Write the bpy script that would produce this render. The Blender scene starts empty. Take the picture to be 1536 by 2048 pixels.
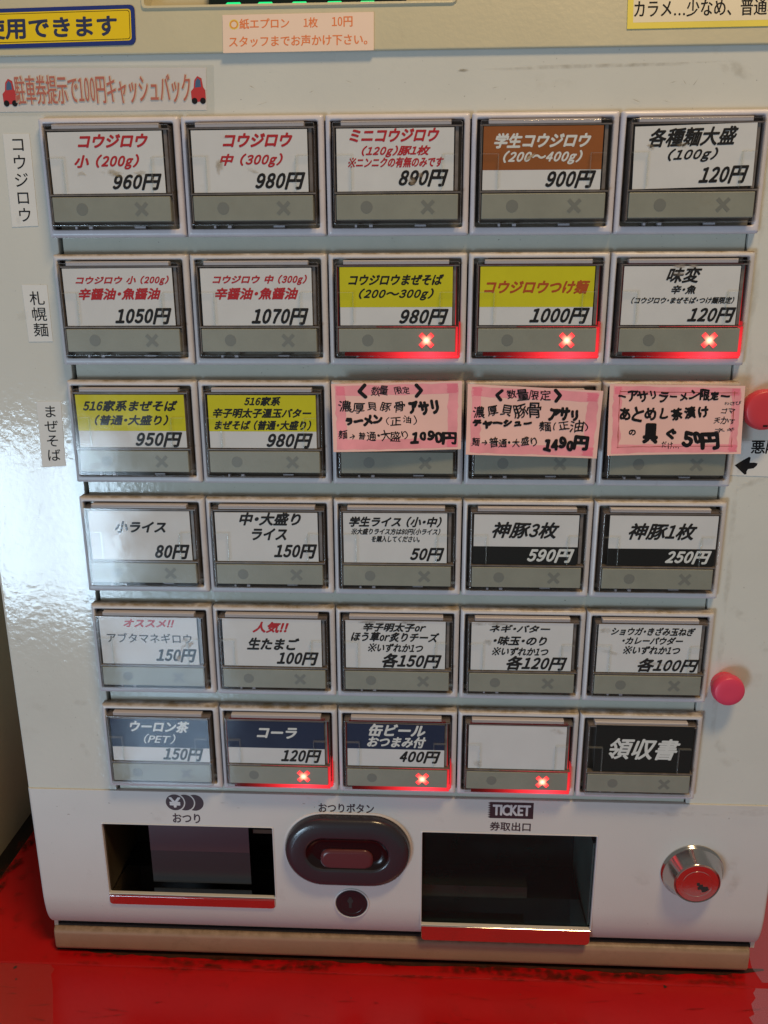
import bpy, bmesh, math, random
from mathutils import Matrix, Vector
random.seed(7)
SC = bpy.context.scene
COL = SC.collection
U = 0.06            # one button pitch in metres
P = 0.904           # row pitch in button widths
H = 7.215           # table top, in button widths below the first row
def W(x, y, d=0.0):  # x to the right, y downwards, d into the machine (button widths) -> metres
    return Vector((x * U, d * U, (H - y) * U))
# ---------------------------------------------------------------- camera
cam = bpy.data.cameras.new('camera'); camo = bpy.data.objects.new('camera', cam); COL.objects.link(camo); SC.camera = camo
cam.sensor_fit = 'VERTICAL'; cam.sensor_height = 24.0; cam.lens = 24.0 * 1681.68 / 2048.0
cam.clip_start = 0.01; cam.clip_end = 50
_R = ((0.99893506, 0.00421574, 0.04594537), (0.00874322, 0.96047689, -0.2782224), (-0.04530237, 0.27832782, 0.95941718))
right, down, fwd = [Vector((r[0], r[2], -r[1])) for r in _R]
M = Matrix((right, -down, -fwd)).transposed().to_4x4()
M.translation = W(2.69001, 1.01031, -6.21965)
camo.matrix_world = M
# ---------------------------------------------------------------- light
SC.view_settings.view_transform = 'Standard'; SC.view_settings.look = 'None'
SC.view_settings.exposure = 0.08; SC.view_settings.gamma = 1.0
wd = bpy.data.worlds.new('World'); SC.world = wd; wd.use_nodes = True
wd.node_tree.nodes['Background'].inputs[0].default_value = (0.57, 0.54, 0.50, 1)
wd.node_tree.nodes['Background'].inputs[1].default_value = 0.26
def area(name, loc, target, sx, sy, power, colour):
    l = bpy.data.lights.new(name, 'AREA'); l.shape = 'RECTANGLE'; l.size = sx; l.size_y = sy; l.energy = power; l.color = colour
    o = bpy.data.objects.new(name, l); COL.objects.link(o); o.location = loc
    o.rotation_euler = (target - loc).to_track_quat('-Z', 'Y').to_euler(); return o
area('window_light', W(-17.2, 12.3, -30), W(1.5, 3.5, 0), 3.4 * U, 8 * U, 6.4, (0.60, 0.81, 1.0))
area('window_light', W(-13.0, 12.3, -30), W(1.5, 3.5, 0), 3.4 * U, 8 * U, 6.4, (0.60, 0.81, 1.0))
area('window_light', W(-9.4, 21, -30), W(1.5, 3.5, 0), 4.4 * U, 10 * U, 2.5, (0.50, 0.74, 1.0))
area('ceiling_light', W(7.5, -15, -8.5), W(3, 2, 0), 0.30, 0.14, 8.2, (1.0, 0.70, 0.36))
SC.cycles.max_bounces = 8; SC.cycles.transparent_max_bounces = 16
SC.cycles.sample_clamp_indirect = 4.0
# ---------------------------------------------------------------- materials
MATS = {}
def srgb(r, g, b):
    f = lambda c: c / 12.92 if c <= 0.04045 else ((c + 0.055) / 1.055) ** 2.4
    return (f(r / 255), f(g / 255), f(b / 255))
def mat(name, col, rough=0.5, metal=0.0, var=0.0, vscale=40, bump=0.0, bscale=300, dirt=None, spec=0.5, coat=0.0, dust=None, speck=0.0, sub=None):
    """procedural surface: base colour with noise variation, fine bump, blotchy dirt, dust on upward faces, specks"""
    m = bpy.data.materials.new(name); m.use_nodes = True; nt = m.node_tree; N = nt.nodes; L = nt.links
    b = N['Principled BSDF']; b.inputs['Roughness'].default_value = rough; b.inputs['Metallic'].default_value = metal
    b.inputs['Specular IOR Level'].default_value = spec; b.inputs['Coat Weight'].default_value = coat; b.inputs['Coat Roughness'].default_value = 0.12
    geo = N.new('ShaderNodeNewGeometry')
    cur = None
    def noise(scale, detail=4, rg=0.6, stretch=None):
        n = N.new('ShaderNodeTexNoise'); n.inputs['Scale'].default_value = scale; n.inputs['Detail'].default_value = detail; n.inputs['Roughness'].default_value = rg
        if stretch:
            mp = N.new('ShaderNodeMapping'); mp.inputs['Scale'].default_value = stretch; L.new(geo.outputs['Position'], mp.inputs['Vector']); L.new(mp.outputs[0], n.inputs['Vector'])
        else: L.new(geo.outputs['Position'], n.inputs['Vector'])
        return n
    def ramp(src, a, c):
        r = N.new('ShaderNodeMapRange'); r.inputs['From Min'].default_value = a; r.inputs['From Max'].default_value = c; L.new(src, r.inputs['Value']); return r.outputs[0]
    def mix(fac, c1, c2):
        x = N.new('ShaderNodeMix'); x.data_type = 'RGBA'
        if hasattr(fac, 'links') or hasattr(fac, 'is_output'): L.new(fac, x.inputs['Factor'])
        else: x.inputs['Factor'].default_value = fac
        for s, c in ((6, c1), (7, c2)):
            if isinstance(c, tuple): x.inputs[s].default_value = (*c, 1)
            else: L.new(c, x.inputs[s])
        return x.outputs[2]
    cur = tuple(col)
    if var:
        n = noise(vscale); cur = mix(ramp(n.outputs[0], 0.3, 0.7), tuple(c * (1 - var) for c in col), tuple(min(1, c * (1 + var)) for c in col))
    if dirt:      # (colour, scale, lo, hi, strength)
        dc, ds, lo, hi, st = dirt
        n = noise(ds, 6, 0.7); mm = N.new('ShaderNodeMath'); mm.operation = 'MULTIPLY'; mm.inputs[1].default_value = st
        L.new(ramp(n.outputs[0], lo, hi), mm.inputs[0]); cur = mix(mm.outputs[0], cur, dc)
    if speck:
        n = noise(900, 2, 0.5); cur = mix(ramp(n.outputs[0], 0.74, 0.78), cur, tuple(c * (1 - speck) for c in col))
    if dust:      # dust settled on faces that look up
        sx = N.new('ShaderNodeSeparateXYZ'); L.new(geo.outputs['Normal'], sx.inputs[0])
        n = noise(120, 5, 0.7); mm = N.new('ShaderNodeMath'); mm.operation = 'MULTIPLY'
        L.new(ramp(sx.outputs[2], 0.25, 0.8), mm.inputs[0]); L.new(ramp(n.outputs[0], 0.25, 0.62), mm.inputs[1]); cur = mix(mm.outputs[0], cur, dust)
    if isinstance(cur, tuple): b.inputs['Base Color'].default_value = (*cur, 1)
    else: L.new(cur, b.inputs['Base Color'])
    if bump:
        n = noise(bscale, 3, 0.5); bp = N.new('ShaderNodeBump'); bp.inputs['Strength'].default_value = bump; bp.inputs['Distance'].default_value = 0.001
        L.new(n.outputs[0], bp.inputs['Height']); L.new(bp.outputs[0], b.inputs['Normal'])
        if coat: L.new(bp.outputs[0], b.inputs['Coat Normal'])
    MATS[name] = m; return m
GR = (0.16, 0.11, 0.06)
mat('door_paint', (0.62, 0.62, 0.58), 0.09, var=0.03, vscale=18, bump=0.085, bscale=330, dirt=((0.30, 0.26, 0.18), 30, 0.60, 0.85, 0.35), speck=0.5)
mat('header_paint', (0.54, 0.50, 0.36), 0.35, var=0.04, vscale=25, bump=0.12, bscale=500, dirt=(GR, 45, 0.62, 0.9, 0.3))
mat('strip_paint', (0.52, 0.535, 0.475), 0.12, var=0.04, vscale=60, bump=0.085, bscale=330, dirt=(GR, 60, 0.62, 0.9, 0.35), speck=0.6)
mat('bezel_plastic', (0.60, 0.582, 0.612), 0.36, var=0.05, vscale=90, bump=0.05, bscale=900, dirt=(GR, 110, 0.62, 0.85, 0.4), dust=(0.23, 0.17, 0.10))
mat('bezel_clean', (0.62, 0.595, 0.655), 0.30, var=0.05, vscale=90, bump=0.05, bscale=900, dirt=(GR, 110, 0.64, 0.85, 0.35))
mat('lower_plastic', (0.585, 0.575, 0.56), 0.42, var=0.03, vscale=14, bump=0.06, bscale=1200, dirt=((0.25, 0.17, 0.14), 38, 0.62, 0.85, 0.35), speck=0.5)
mat('plinth_paint', (0.42, 0.305, 0.235), 0.45, var=0.06, vscale=50, bump=0.08, bscale=700, dirt=(GR, 70, 0.56, 0.85, 0.4), dust=(0.22, 0.15, 0.10), speck=0.6)
mat('cabinet_dark', (0.02, 0.02, 0.02), 0.6)
mat('housing', (0.15, 0.125, 0.118), 0.4, var=0.3, vscale=200)
mat('housing_tab', (0.45, 0.43, 0.47), 0.4)
mat('paper', (0.64, 0.63, 0.65), 0.6, spec=0.15, var=0.03, vscale=70, dirt=((0.42, 0.33, 0.22), 75, 0.66, 0.80, 0.35))
mat('paper_yellow', (0.58, 0.53, 0.012), 0.6, spec=0.15, var=0.05, vscale=60)
mat('paper_brown', (0.27, 0.085, 0.022), 0.6, spec=0.15, var=0.08)
mat('paper_navy', (0.014, 0.022, 0.06), 0.5, spec=0.15, var=0.1)
mat('paper_black', (0.008, 0.008, 0.008), 0.5, spec=0.15)
mat('ink_k', (0.012, 0.011, 0.012), 0.6, spec=0.15)
mat('ink_r', (0.46, 0.022, 0.03), 0.6, spec=0.15)
mat('ink_o', (0.42, 0.075, 0.015), 0.6, spec=0.15)
mat('ink_w', (0.66, 0.66, 0.66), 0.6, spec=0.15)
mat('strip_grey', (0.25, 0.25, 0.212), 0.42, var=0.08, vscale=70, bump=0.05, bscale=1500, speck=0.12, dirt=((0.22, 0.20, 0.15), 60, 0.58, 0.8, 0.5))
mat('mark_grey', (0.17, 0.172, 0.155), 0.45)
mat('red_table', (0.48, 0.006, 0.008), 0.24, spec=0.4, var=0.06, vscale=22, bump=0.08, bscale=260, dirt=((0.14, 0.012, 0.008), 48, 0.60, 0.78, 0.6), speck=0.4)
mat('dark_gap', (0.012, 0.008, 0.006), 0.35, var=0.3)
mat('wall_beige', (0.60, 0.52, 0.34), 0.6, var=0.06, vscale=12, bump=0.05, dirt=(GR, 30, 0.6, 0.9, 0.4))
mat('chrome', (0.80, 0.79, 0.78), 0.09, 1.0, bump=0.02, bscale=600)
mat('chrome_satin', (0.56, 0.55, 0.53), 0.13, 1.0)
mat('oval_plastic', (0.026, 0.023, 0.030), 0.24, coat=0.15, bump=0.04, bscale=900)
mat('oval_inner', (0.010, 0.004, 0.005), 0.18, spec=0.35)
mat('oval_button', (0.10, 0.022, 0.026), 0.3, bump=0.05, bscale=900)
mat('white_rim', (0.62, 0.61, 0.62), 0.3)
mat('black_lock', (0.02, 0.014, 0.018), 0.25)
mat('tray_dark', (0.018, 0.019, 0.019), 0.22, bump=0.03, var=0.3)
mat('tray_side', (0.085, 0.10, 0.10), 0.3, bump=0.03, var=0.3)
mat('tray_brown', (0.05, 0.036, 0.02), 0.3)
mat('flap_dark', (0.022, 0.026, 0.032), 0.25)
mat('flap', (0.055, 0.036, 0.045), 0.25)
mat('print_maroon', (0.035, 0.010, 0.016), 0.5)
mat('magnet_red', (0.60, 0.045, 0.06), 0.38, var=0.03, bump=0.03, bscale=800)
mat('magnet_pink', (0.72, 0.055, 0.12), 0.38, var=0.03, bump=0.03, bscale=800)
mat('sticker_blue', (0.015, 0.035, 0.20), 0.35)
mat('sticker_yellow', (0.78, 0.56, 0.01), 0.4)
mat('note_pinkish', (0.80, 0.62, 0.52), 0.5, var=0.02)
mat('note_lav', (0.66, 0.62, 0.60), 0.4, var=0.03)
mat('note_white', (0.69, 0.68, 0.66), 0.6, var=0.02)
mat('note_yellow', (0.75, 0.62, 0.09), 0.5, var=0.05)
mat('note_cream', (0.74, 0.66, 0.50), 0.5, var=0.03)
mat('ink_orange', (0.75, 0.20, 0.06), 0.6)
mat('ink_redbrown', (0.46, 0.13, 0.09), 0.6)
mat('ink_halo', (0.68, 0.57, 0.46), 0.6)
mat('ink_navy', (0.02, 0.03, 0.09), 0.5)
mat('pink_paper', (0.86, 0.52, 0.46), 0.6, var=0.04, vscale=60)
mat('pink_marker', (0.86, 0.32, 0.36), 0.6, var=0.12, vscale=90)
mat('pink_marker_dark', (0.82, 0.20, 0.27), 0.6, var=0.10, vscale=90)
mat('ink_thin_red', (0.40, 0.08, 0.05), 0.6)
mat('car_red', (0.50, 0.03, 0.03), 0.5)
mat('car_glass', (0.06, 0.12, 0.22), 0.4)
mat('screen_black', (0.004, 0.012, 0.008), 0.15)
def clear(name, tint, rough=0.02, ior=1.49, body=0.0, bc=(0.5, 0.45, 0.42)):
    m = bpy.data.materials.new(name); m.use_nodes = True; nt = m.node_tree; N = nt.nodes; L = nt.links; N.clear()
    o = N.new('ShaderNodeOutputMaterial'); t = N.new('ShaderNodeBsdfTransparent'); t.inputs[0].default_value = (*tint, 1)
    g = N.new('ShaderNodeBsdfGlossy'); g.inputs['Roughness'].default_value = rough
    f = N.new('ShaderNodeFresnel'); f.inputs[0].default_value = ior
    geo = N.new('ShaderNodeNewGeometry'); n = N.new('ShaderNodeTexNoise'); n.inputs['Scale'].default_value = 60; n.inputs['Detail'].default_value = 5
    L.new(geo.outputs['Position'], n.inputs['Vector'])
    r = N.new('ShaderNodeMapRange'); r.inputs['From Min'].default_value = 0.35; r.inputs['From Max'].default_value = 0.75; r.inputs['To Min'].default_value = rough; r.inputs['To Max'].default_value = rough + 0.12
    L.new(n.outputs[0], r.inputs[0]); L.new(r.outputs[0], g.inputs['Roughness'])
    if name == 'cap_clear':
        bn = N.new('ShaderNodeTexNoise'); bn.inputs['Scale'].default_value = 90; bn.inputs['Detail'].default_value = 4; L.new(geo.outputs['Position'], bn.inputs['Vector'])
        bp = N.new('ShaderNodeBump'); bp.inputs['Strength'].default_value = 0.05; bp.inputs['Distance'].default_value = 0.001; L.new(bn.outputs[0], bp.inputs['Height']); L.new(bp.outputs[0], g.inputs['Normal'])
    bk = N.new('ShaderNodeMath'); bk.operation = 'SUBTRACT'; bk.inputs[0].default_value = 1.0; L.new(geo.outputs['Backfacing'], bk.inputs[1])
    fm = N.new('ShaderNodeMath'); fm.operation = 'MULTIPLY'; L.new(f.outputs[0], fm.inputs[0]); L.new(bk.outputs[0], fm.inputs[1])
    x = N.new('ShaderNodeMixShader'); L.new(fm.outputs[0], x.inputs[0]); L.new(t.outputs[0], x.inputs[1]); L.new(g.outputs[0], x.inputs[2])
    out = x.outputs[0]
    if body:
        d = N.new('ShaderNodeBsdfDiffuse'); d.inputs[0].default_value = (*bc, 1); y = N.new('ShaderNodeMixShader'); y.inputs[0].default_value = body
        L.new(out, y.inputs[1]); L.new(d.outputs[0], y.inputs[2]); out = y.outputs[0]
    L.new(out, o.inputs[0]); MATS[name] = m; return m
clear('cap_clear', (0.97, 0.98, 0.97), 0.05)
clear('tray_cover', (0.86, 0.93, 0.92), 0.05, 1.25, body=0.006, bc=(0.35, 0.6, 0.6))
clear('cap_side', (0.80, 0.76, 0.74), 0.06, body=0.10)
clear('film', (0.985, 0.985, 0.98), 0.12)
clear('tape_clear', (0.97, 0.95, 0.95), 0.18, 1.5, body=0.035)
clear('tape_shiny', (0.97, 0.95, 0.95), 0.10, 1.6, body=0.17, bc=(0.66, 0.60, 0.90))  # pale diffuse body paints a bright reflection into the tape colour
clear('rib_clear', (0.97, 0.98, 0.97), 0.04, body=0.06, bc=(0.8, 0.8, 0.8))
def glow(name, centre, reach, hot, cool, strength, floor=0.0):
    """emission of a lit light guide, fading with the distance from its lamp (object space)"""
    m = bpy.data.materials.new(name); m.use_nodes = True; nt = m.node_tree; N = nt.nodes; L = nt.links; N.clear()
    o = N.new('ShaderNodeOutputMaterial'); e = N.new('ShaderNodeEmission'); tc = N.new('ShaderNodeTexCoord')
    v = N.new('ShaderNodeVectorMath'); v.operation = 'DISTANCE'; L.new(tc.outputs['Object'], v.inputs[0]); v.inputs[1].default_value = centre
    r = N.new('ShaderNodeMapRange'); r.inputs['From Min'].default_value = 0; r.inputs['From Max'].default_value = reach; r.inputs['To Min'].default_value = 1; r.inputs['To Max'].default_value = 0
    L.new(v.outputs['Value'], r.inputs[0])
    p = N.new('ShaderNodeMath'); p.operation = 'POWER'; p.inputs[1].default_value = 2.0; L.new(r.outputs[0], p.inputs[0])
    x = N.new('ShaderNodeMix'); x.data_type = 'RGBA'; x.inputs[6].default_value = (*cool, 1); x.inputs[7].default_value = (*hot, 1); L.new(p.outputs[0], x.inputs[0])
    s = N.new('ShaderNodeMath'); s.operation = 'MULTIPLY_ADD'; s.inputs[1].default_value = strength; s.inputs[2].default_value = floor; L.new(p.outputs[0], s.inputs[0])
    L.new(x.outputs[2], e.inputs[0]); L.new(s.outputs[0], e.inputs[1]); L.new(e.outputs[0], o.inputs[0]); MATS[name] = m; return m
glow('lamp_cross', (0.71 * U, -0.07 * U, -0.605 * U), 0.060 * U, (1.0, 0.45, 0.26), (1.0, 0.035, 0.04), 3.0, 2.2)
glow('lamp_guide', (0.73 * U, -0.03 * U, -0.69 * U), 0.60 * U, (1.0, 0.04, 0.06), (0.9, 0.02, 0.025), 2.4, 0.07)
m = bpy.data.materials.new('led_green'); m.use_nodes = True; b = m.node_tree.nodes['Principled BSDF']; b.inputs['Base Color'].default_value = (0, .1, .04, 1)
b.inputs['Emission Color'].default_value = (0.0, 0.9, 0.25, 1); b.inputs['Emission Strength'].default_value = 1.0; MATS['led_green'] = m

m = bpy.data.materials.new('soft_grime'); m.use_nodes = True; nt = m.node_tree; N = nt.nodes; L = nt.links; N.clear()
o_ = N.new('ShaderNodeOutputMaterial'); t_ = N.new('ShaderNodeBsdfTransparent'); d_ = N.new('ShaderNodeBsdfDiffuse'); x_ = N.new('ShaderNodeMixShader')
at = N.new('ShaderNodeAttribute'); at.attribute_name = 'tint'; aa = N.new('ShaderNodeAttribute'); aa.attribute_name = 'amount'
g_ = N.new('ShaderNodeNewGeometry'); n_ = N.new('ShaderNodeTexNoise'); n_.inputs['Scale'].default_value = 260; n_.inputs['Detail'].default_value = 5; L.new(g_.outputs['Position'], n_.inputs['Vector'])
r_ = N.new('ShaderNodeMapRange'); r_.inputs['From Min'].default_value = 0.35; r_.inputs['From Max'].default_value = 0.65; L.new(n_.outputs[0], r_.inputs[0])
m_ = N.new('ShaderNodeMath'); m_.operation = 'MULTIPLY'; L.new(aa.outputs['Fac'], m_.inputs[0]); L.new(r_.outputs[0], m_.inputs[1])
L.new(at.outputs['Color'], d_.inputs[0]); L.new(m_.outputs[0], x_.inputs[0]); L.new(t_.outputs[0], x_.inputs[1]); L.new(d_.outputs[0], x_.inputs[2]); L.new(x_.outputs[0], o_.inputs[0]); MATS['soft_grime'] = m
# ---------------------------------------------------------------- mesh helpers (all in button widths: x right, y down, d inwards)
ORG = {}
SHIFT = [0.0]   # how far the lower front is set back behind the button frames
class MB:
    def __init__(s): s.v = []; s.f = []; s.m = []; s.names = []
    def mi(s, name):
        if name not in s.names: s.names.append(name)
        return s.names.index(name)
    def add(s, verts, faces, mname):
        o = len(s.v); s.v += verts; k = s.mi(mname)
        for f in faces: s.f.append(tuple(o + i for i in f)); s.m.append(k)
    def box(s, x0, x1, y0, y1, d0, d1, mname):
        v = [(x, y, d) for d in (d0, d1) for y in (y0, y1) for x in (x0, x1)]
        s.add(v, [(0, 2, 3, 1), (4, 5, 7, 6), (0, 1, 5, 4), (2, 6, 7, 3), (0, 4, 6, 2), (1, 3, 7, 5)], mname)
    def loft(s, loops, mname, cap0=False, cap1=False, capmat=None):
        n = len(loops[0]); v = [p for l in loops for p in l]; f = []
        for i in range(len(loops) - 1):
            for j in range(n):
                a = i * n + j; b = i * n + (j + 1) % n
                f.append((a, b, b + n, a + n))
        s.add(v, f, mname)
        if cap0: s.add(list(loops[0]), [tuple(range(n - 1, -1, -1))], capmat or mname)
        if cap1: s.add(list(loops[-1]), [tuple(range(n))], capmat or mname)
    def poly(s, pts, d0, d1, mname):
        n = len(pts); v = [(x, y, d0) for x, y in pts] + [(x, y, d1) for x, y in pts]
        s.add(v, [tuple(range(n)), tuple(range(2 * n - 1, n - 1, -1))] + [(i, i + n, (i + 1) % n + n, (i + 1) % n) for i in range(n)], mname)
    def build(s, name, parent=None, loc=(0, 0, 0), smooth=False, xf=None, fix=True):
        """loc = origin of the piece in button widths; xf maps (x,y,d) to a world-metre vector instead"""
        me = bpy.data.meshes.new(name)
        if SHIFT[0]: e = SHIFT[0]; k = 1 + e / 6.22; s.v = [(2.69 + (x - 2.69) * k, 1.01 + (y - 1.01) * k, d + e) for x, y, d in s.v]
        if xf: vs = [xf(*p) for p in s.v]
        else: vs = [(p[0] * U, p[2] * U, -p[1] * U) for p in s.v]
        me.from_pydata([tuple(v) for v in vs], [], s.f)
        for n in s.names: me.materials.append(MATS[n])
        me.polygons.foreach_set('material_index', s.m)
        if fix:
            bm = bmesh.new(); bm.from_mesh(me); bmesh.ops.remove_doubles(bm, verts=bm.verts, dist=1e-7); bmesh.ops.recalc_face_normals(bm, faces=bm.faces); bm.to_mesh(me); bm.free()
        if smooth:
            me.polygons.foreach_set('use_smooth', [True] * len(me.polygons)); me.set_sharp_from_angle(angle=math.radians(smooth))
        me.update()
        o = bpy.data.objects.new(name, me); COL.objects.link(o)
        if smooth: wn = o.modifiers.new('weighted', 'WEIGHTED_NORMAL'); wn.keep_sharp = True
        if parent: o.parent = parent
        here = Vector((0, 0, 0)) if xf else W(*loc)
        ORG[o.name] = here; o.location = here - (ORG[parent.name] if parent else Vector((0, 0, 0)))
        return o
def rr(x0, x1, y0, y1, r, d, n=5):
    pts = []
    for cx, cy, a0 in ((x1 - r, y0 + r, -90), (x1 - r, y1 - r, 0), (x0 + r, y1 - r, 90), (x0 + r, y0 + r, 180)):
        for i in range(n):
            a = math.radians(a0 + 90 * i / (n - 1)); pts.append((cx + r * math.cos(a), cy + r * math.sin(a), d))
    return pts
def circ(cx, cy, r, d, n=48): return [(cx + r * math.cos(2 * math.pi * i / n), cy + r * math.sin(2 * math.pi * i / n), d) for i in range(n)]
def rbox(mb, x0, x1, y0, y1, d0, d1, r, mname, seg=3):
    """box with rounded front edges: loops from the back forwards"""
    L = [rr(x0, x1, y0, y1, r, d1)]
    for i in range(seg + 1):
        a = math.radians(90 * i / seg); k = r * (1 - math.cos(a))
        L.append(rr(x0 + k, x1 - k, y0 + k, y1 - k, max(r - k, 0.002), d0 + r * (1 - math.sin(a))))
    mb.loft(L, mname, True, True)
def empty(name, loc, label=None, cat=None, group=None):
    o = bpy.data.objects.new(name, None); COL.objects.link(o); o.location = W(*loc); ORG[o.name] = W(*loc); o.empty_display_size = 0.01; tag(o, label, cat, group); return o
def tag(o, label=None, cat=None, group=None, kind=None):
    for k, v in (('label', label), ('category', cat), ('group', group), ('kind', kind)):
        if v: o[k] = v
    return o
# ---------------------------------------------------------------- lettering
_G = {}
FW = {c: chr(ord(c) + 0xFEE0) for c in '0123456789()!gor'}
def glyph(ch, off=0.0):
    key = (ch, off)
    if key in _G: return _G[key]
    if ch == '※':
        v = []; f = []
        for a in (45, 135):
            c_, s_ = math.cos(math.radians(a)), math.sin(math.radians(a)); k = len(v)
            v += [(0.5 + x * c_ - y * s_, 0.38 + x * s_ + y * c_) for x, y in ((-.52, -.035), (.52, -.035), (.52, .035), (-.52, .035))]; f.append((k, k + 1, k + 2, k + 3))
        for cx, cy in ((.5, .76), (.5, 0.0), (.12, .38), (.88, .38)):
            k = len(v); v += [(cx + .07 * math.cos(i), cy + .07 * math.sin(i)) for i in (0, 1.05, 2.1, 3.14, 4.2, 5.2)]; f.append(tuple(range(k, k + 6)))
        _G[key] = (v, f, 1.0); return _G[key]
    c = bpy.data.curves.new('g', 'FONT'); c.body = FW.get(ch, ch); c.size = 1; c.offset = off; c.resolution_u = 3
    o = bpy.data.objects.new('g', c); COL.objects.link(o); bpy.context.view_layer.update()
    me = bpy.data.meshes.new_from_object(o.evaluated_get(bpy.context.evaluated_depsgraph_get()))
    v = [(p.co.x, p.co.y) for p in me.vertices]; f = [tuple(p.vertices) for p in me.polygons]
    bpy.data.objects.remove(o); bpy.data.curves.remove(c); bpy.data.meshes.remove(me)
    if v:
        x0 = min(p[0] for p in v); x1 = max(p[0] for p in v)
        if ch in '0123456789gor':
            f0 = 0.40 / max(x1 - x0, 0.3) if ch != '1' else 0.85
            cx = (x0 + x1) / 2; v = [((p[0] - cx) * f0 + 0.27, p[1]) for p in v]; adv = 0.54
        elif ch in '()': v = [(p[0] - x0 + 0.08, p[1]) for p in v]; adv = x1 - x0 + 0.18
        elif ch == '!': v = [(p[0] - x0 + 0.08, p[1]) for p in v]; adv = x1 - x0 + 0.2
        elif ch in '・': v = [(p[0] - x0 + 0.14, p[1]) for p in v]; adv = x1 - x0 + 0.28
        elif ch.isascii() or ch in '¥': v = [(p[0] - x0, p[1]) for p in v]; adv = x1 - x0 + 0.07
        else: adv = 1.0
    else: adv = 0.4
    _G[key] = (v, f, adv); return _G[key]
def write(mb, text, x0, y0, x1, y1, mname, d, weight=1, shear=0.0, jitter=0.0, off=0.0, xw=1.0, vertical=False, rnd=None):
    """letters of `text` filling the box x0..x1, y0..y1 (y down); strokes are thickened by offset layers"""
    pos = 0; V = []; F = []; rnd = rnd or random
    for ch in text:
        v, f, adv = glyph(ch, off)
        if jitter and v:
            a = rnd.uniform(-1, 1) * jitter * 0.12; s = 1 + rnd.uniform(-1, 1) * jitter * 0.16; dy = rnd.uniform(-1, 1) * jitter * 0.08
            sk = rnd.uniform(-1, 1) * jitter * 0.10; ph = rnd.uniform(0, 6)
            w = []
            for (px, py) in v:
                qx, qy = (px - adv / 2) * s, (py - 0.35) * (s + rnd.uniform(-.001, .001))
                qx += 0.022 * jitter * math.sin(qy * 7 + ph) + sk * qy; qy += 0.022 * jitter * math.sin(qx * 6 + ph * 2)
                w.append((qx * math.cos(a) - qy * math.sin(a) + adv / 2, qx * math.sin(a) + qy * math.cos(a) + 0.35 + dy))
            v = w
        o = len(V)
        if vertical: V += [(px - adv / 2, py - pos) for px, py in v]; pos += 1.08
        else: V += [(px + pos + shear * py, py) for px, py in v]; pos += adv
        F += [tuple(o + i for i in q) for q in f]
    bx0 = min(p[0] for p in V); bx1 = max(p[0] for p in V); by0 = min(p[1] for p in V); by1 = max(p[1] for p in V)
    sx = (x1 - x0) / (bx1 - bx0); sy = (y1 - y0) / max(by1 - by0, 1e-6)
    if text in ('ー', '-', '…'): sy = sx
    V = [(x0 + (px - bx0) * sx, y1 - (py - by0) * sy) for px, py in V]
    t = weight * min(abs(sx), abs(sy))
    if jitter: t = min(t, 0.0095)
    ring = [(0, 0)]
    if weight > 0:
        k = 8 if weight > 0.02 else 4
        ring += [(math.cos(i * 2 * math.pi / k) * xw, math.sin(i * 2 * math.pi / k)) for i in range(k)]
        if weight > 0.045: ring += [(math.cos(i * math.pi / 4 + .4) * .5 * xw, math.sin(i * math.pi / 4 + .4) * .5) for i in range(8)]
    for i, (ox, oy) in enumerate(ring):
        mb.add([(px + ox * t, py + oy * t, d - 0.00012 * i) for px, py in V], F, mname)

def grime_shade_marks(name, spots, tint, parent=None, seed=1, plane=lambda a, b, c: (a, b, c), lift=0.0):
    """soft-edged smudges: (cx, cy, rx, ry, angle, amount, depth)"""
    rn = random.Random(seed); V = []; F = []; A = []
    for i, (cx, cy, rx, ry, an, am, d) in enumerate(spots):
        k = len(V); n = 16; ca, sa = math.cos(an), math.sin(an); jit = [rn.uniform(.65, 1.2) for _ in range(n)]
        V.append((cx, cy, d - .00015 * i)); A.append(am)
        for q, al in ((0.55, am * .8), (1.0, 0.0)):
            for j in range(n):
                x = rx * q * jit[j] * math.cos(2 * math.pi * j / n); y = ry * q * jit[j] * math.sin(2 * math.pi * j / n)
                V.append((cx + x * ca - y * sa, cy + x * sa + y * ca, d - .00015 * i)); A.append(al)
        for j in range(n):
            F.append((k, k + 1 + j, k + 1 + (j + 1) % n)); F.append((k + 1 + j, k + 1 + n + j, k + 1 + n + (j + 1) % n, k + 1 + (j + 1) % n))
    mb = MB(); mb.add([plane(*v) for v in V], F, 'soft_grime'); o = mb.build(name, parent, fix=False)
    a = o.data.attributes.new('amount', 'FLOAT', 'POINT'); a.data.foreach_set('value', A)
    c = o.data.attributes.new('tint', 'FLOAT_COLOR', 'POINT'); c.data.foreach_set('color', [*tint, 1.0] * len(V))
    o['kind'] = 'stuff'; return o
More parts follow.
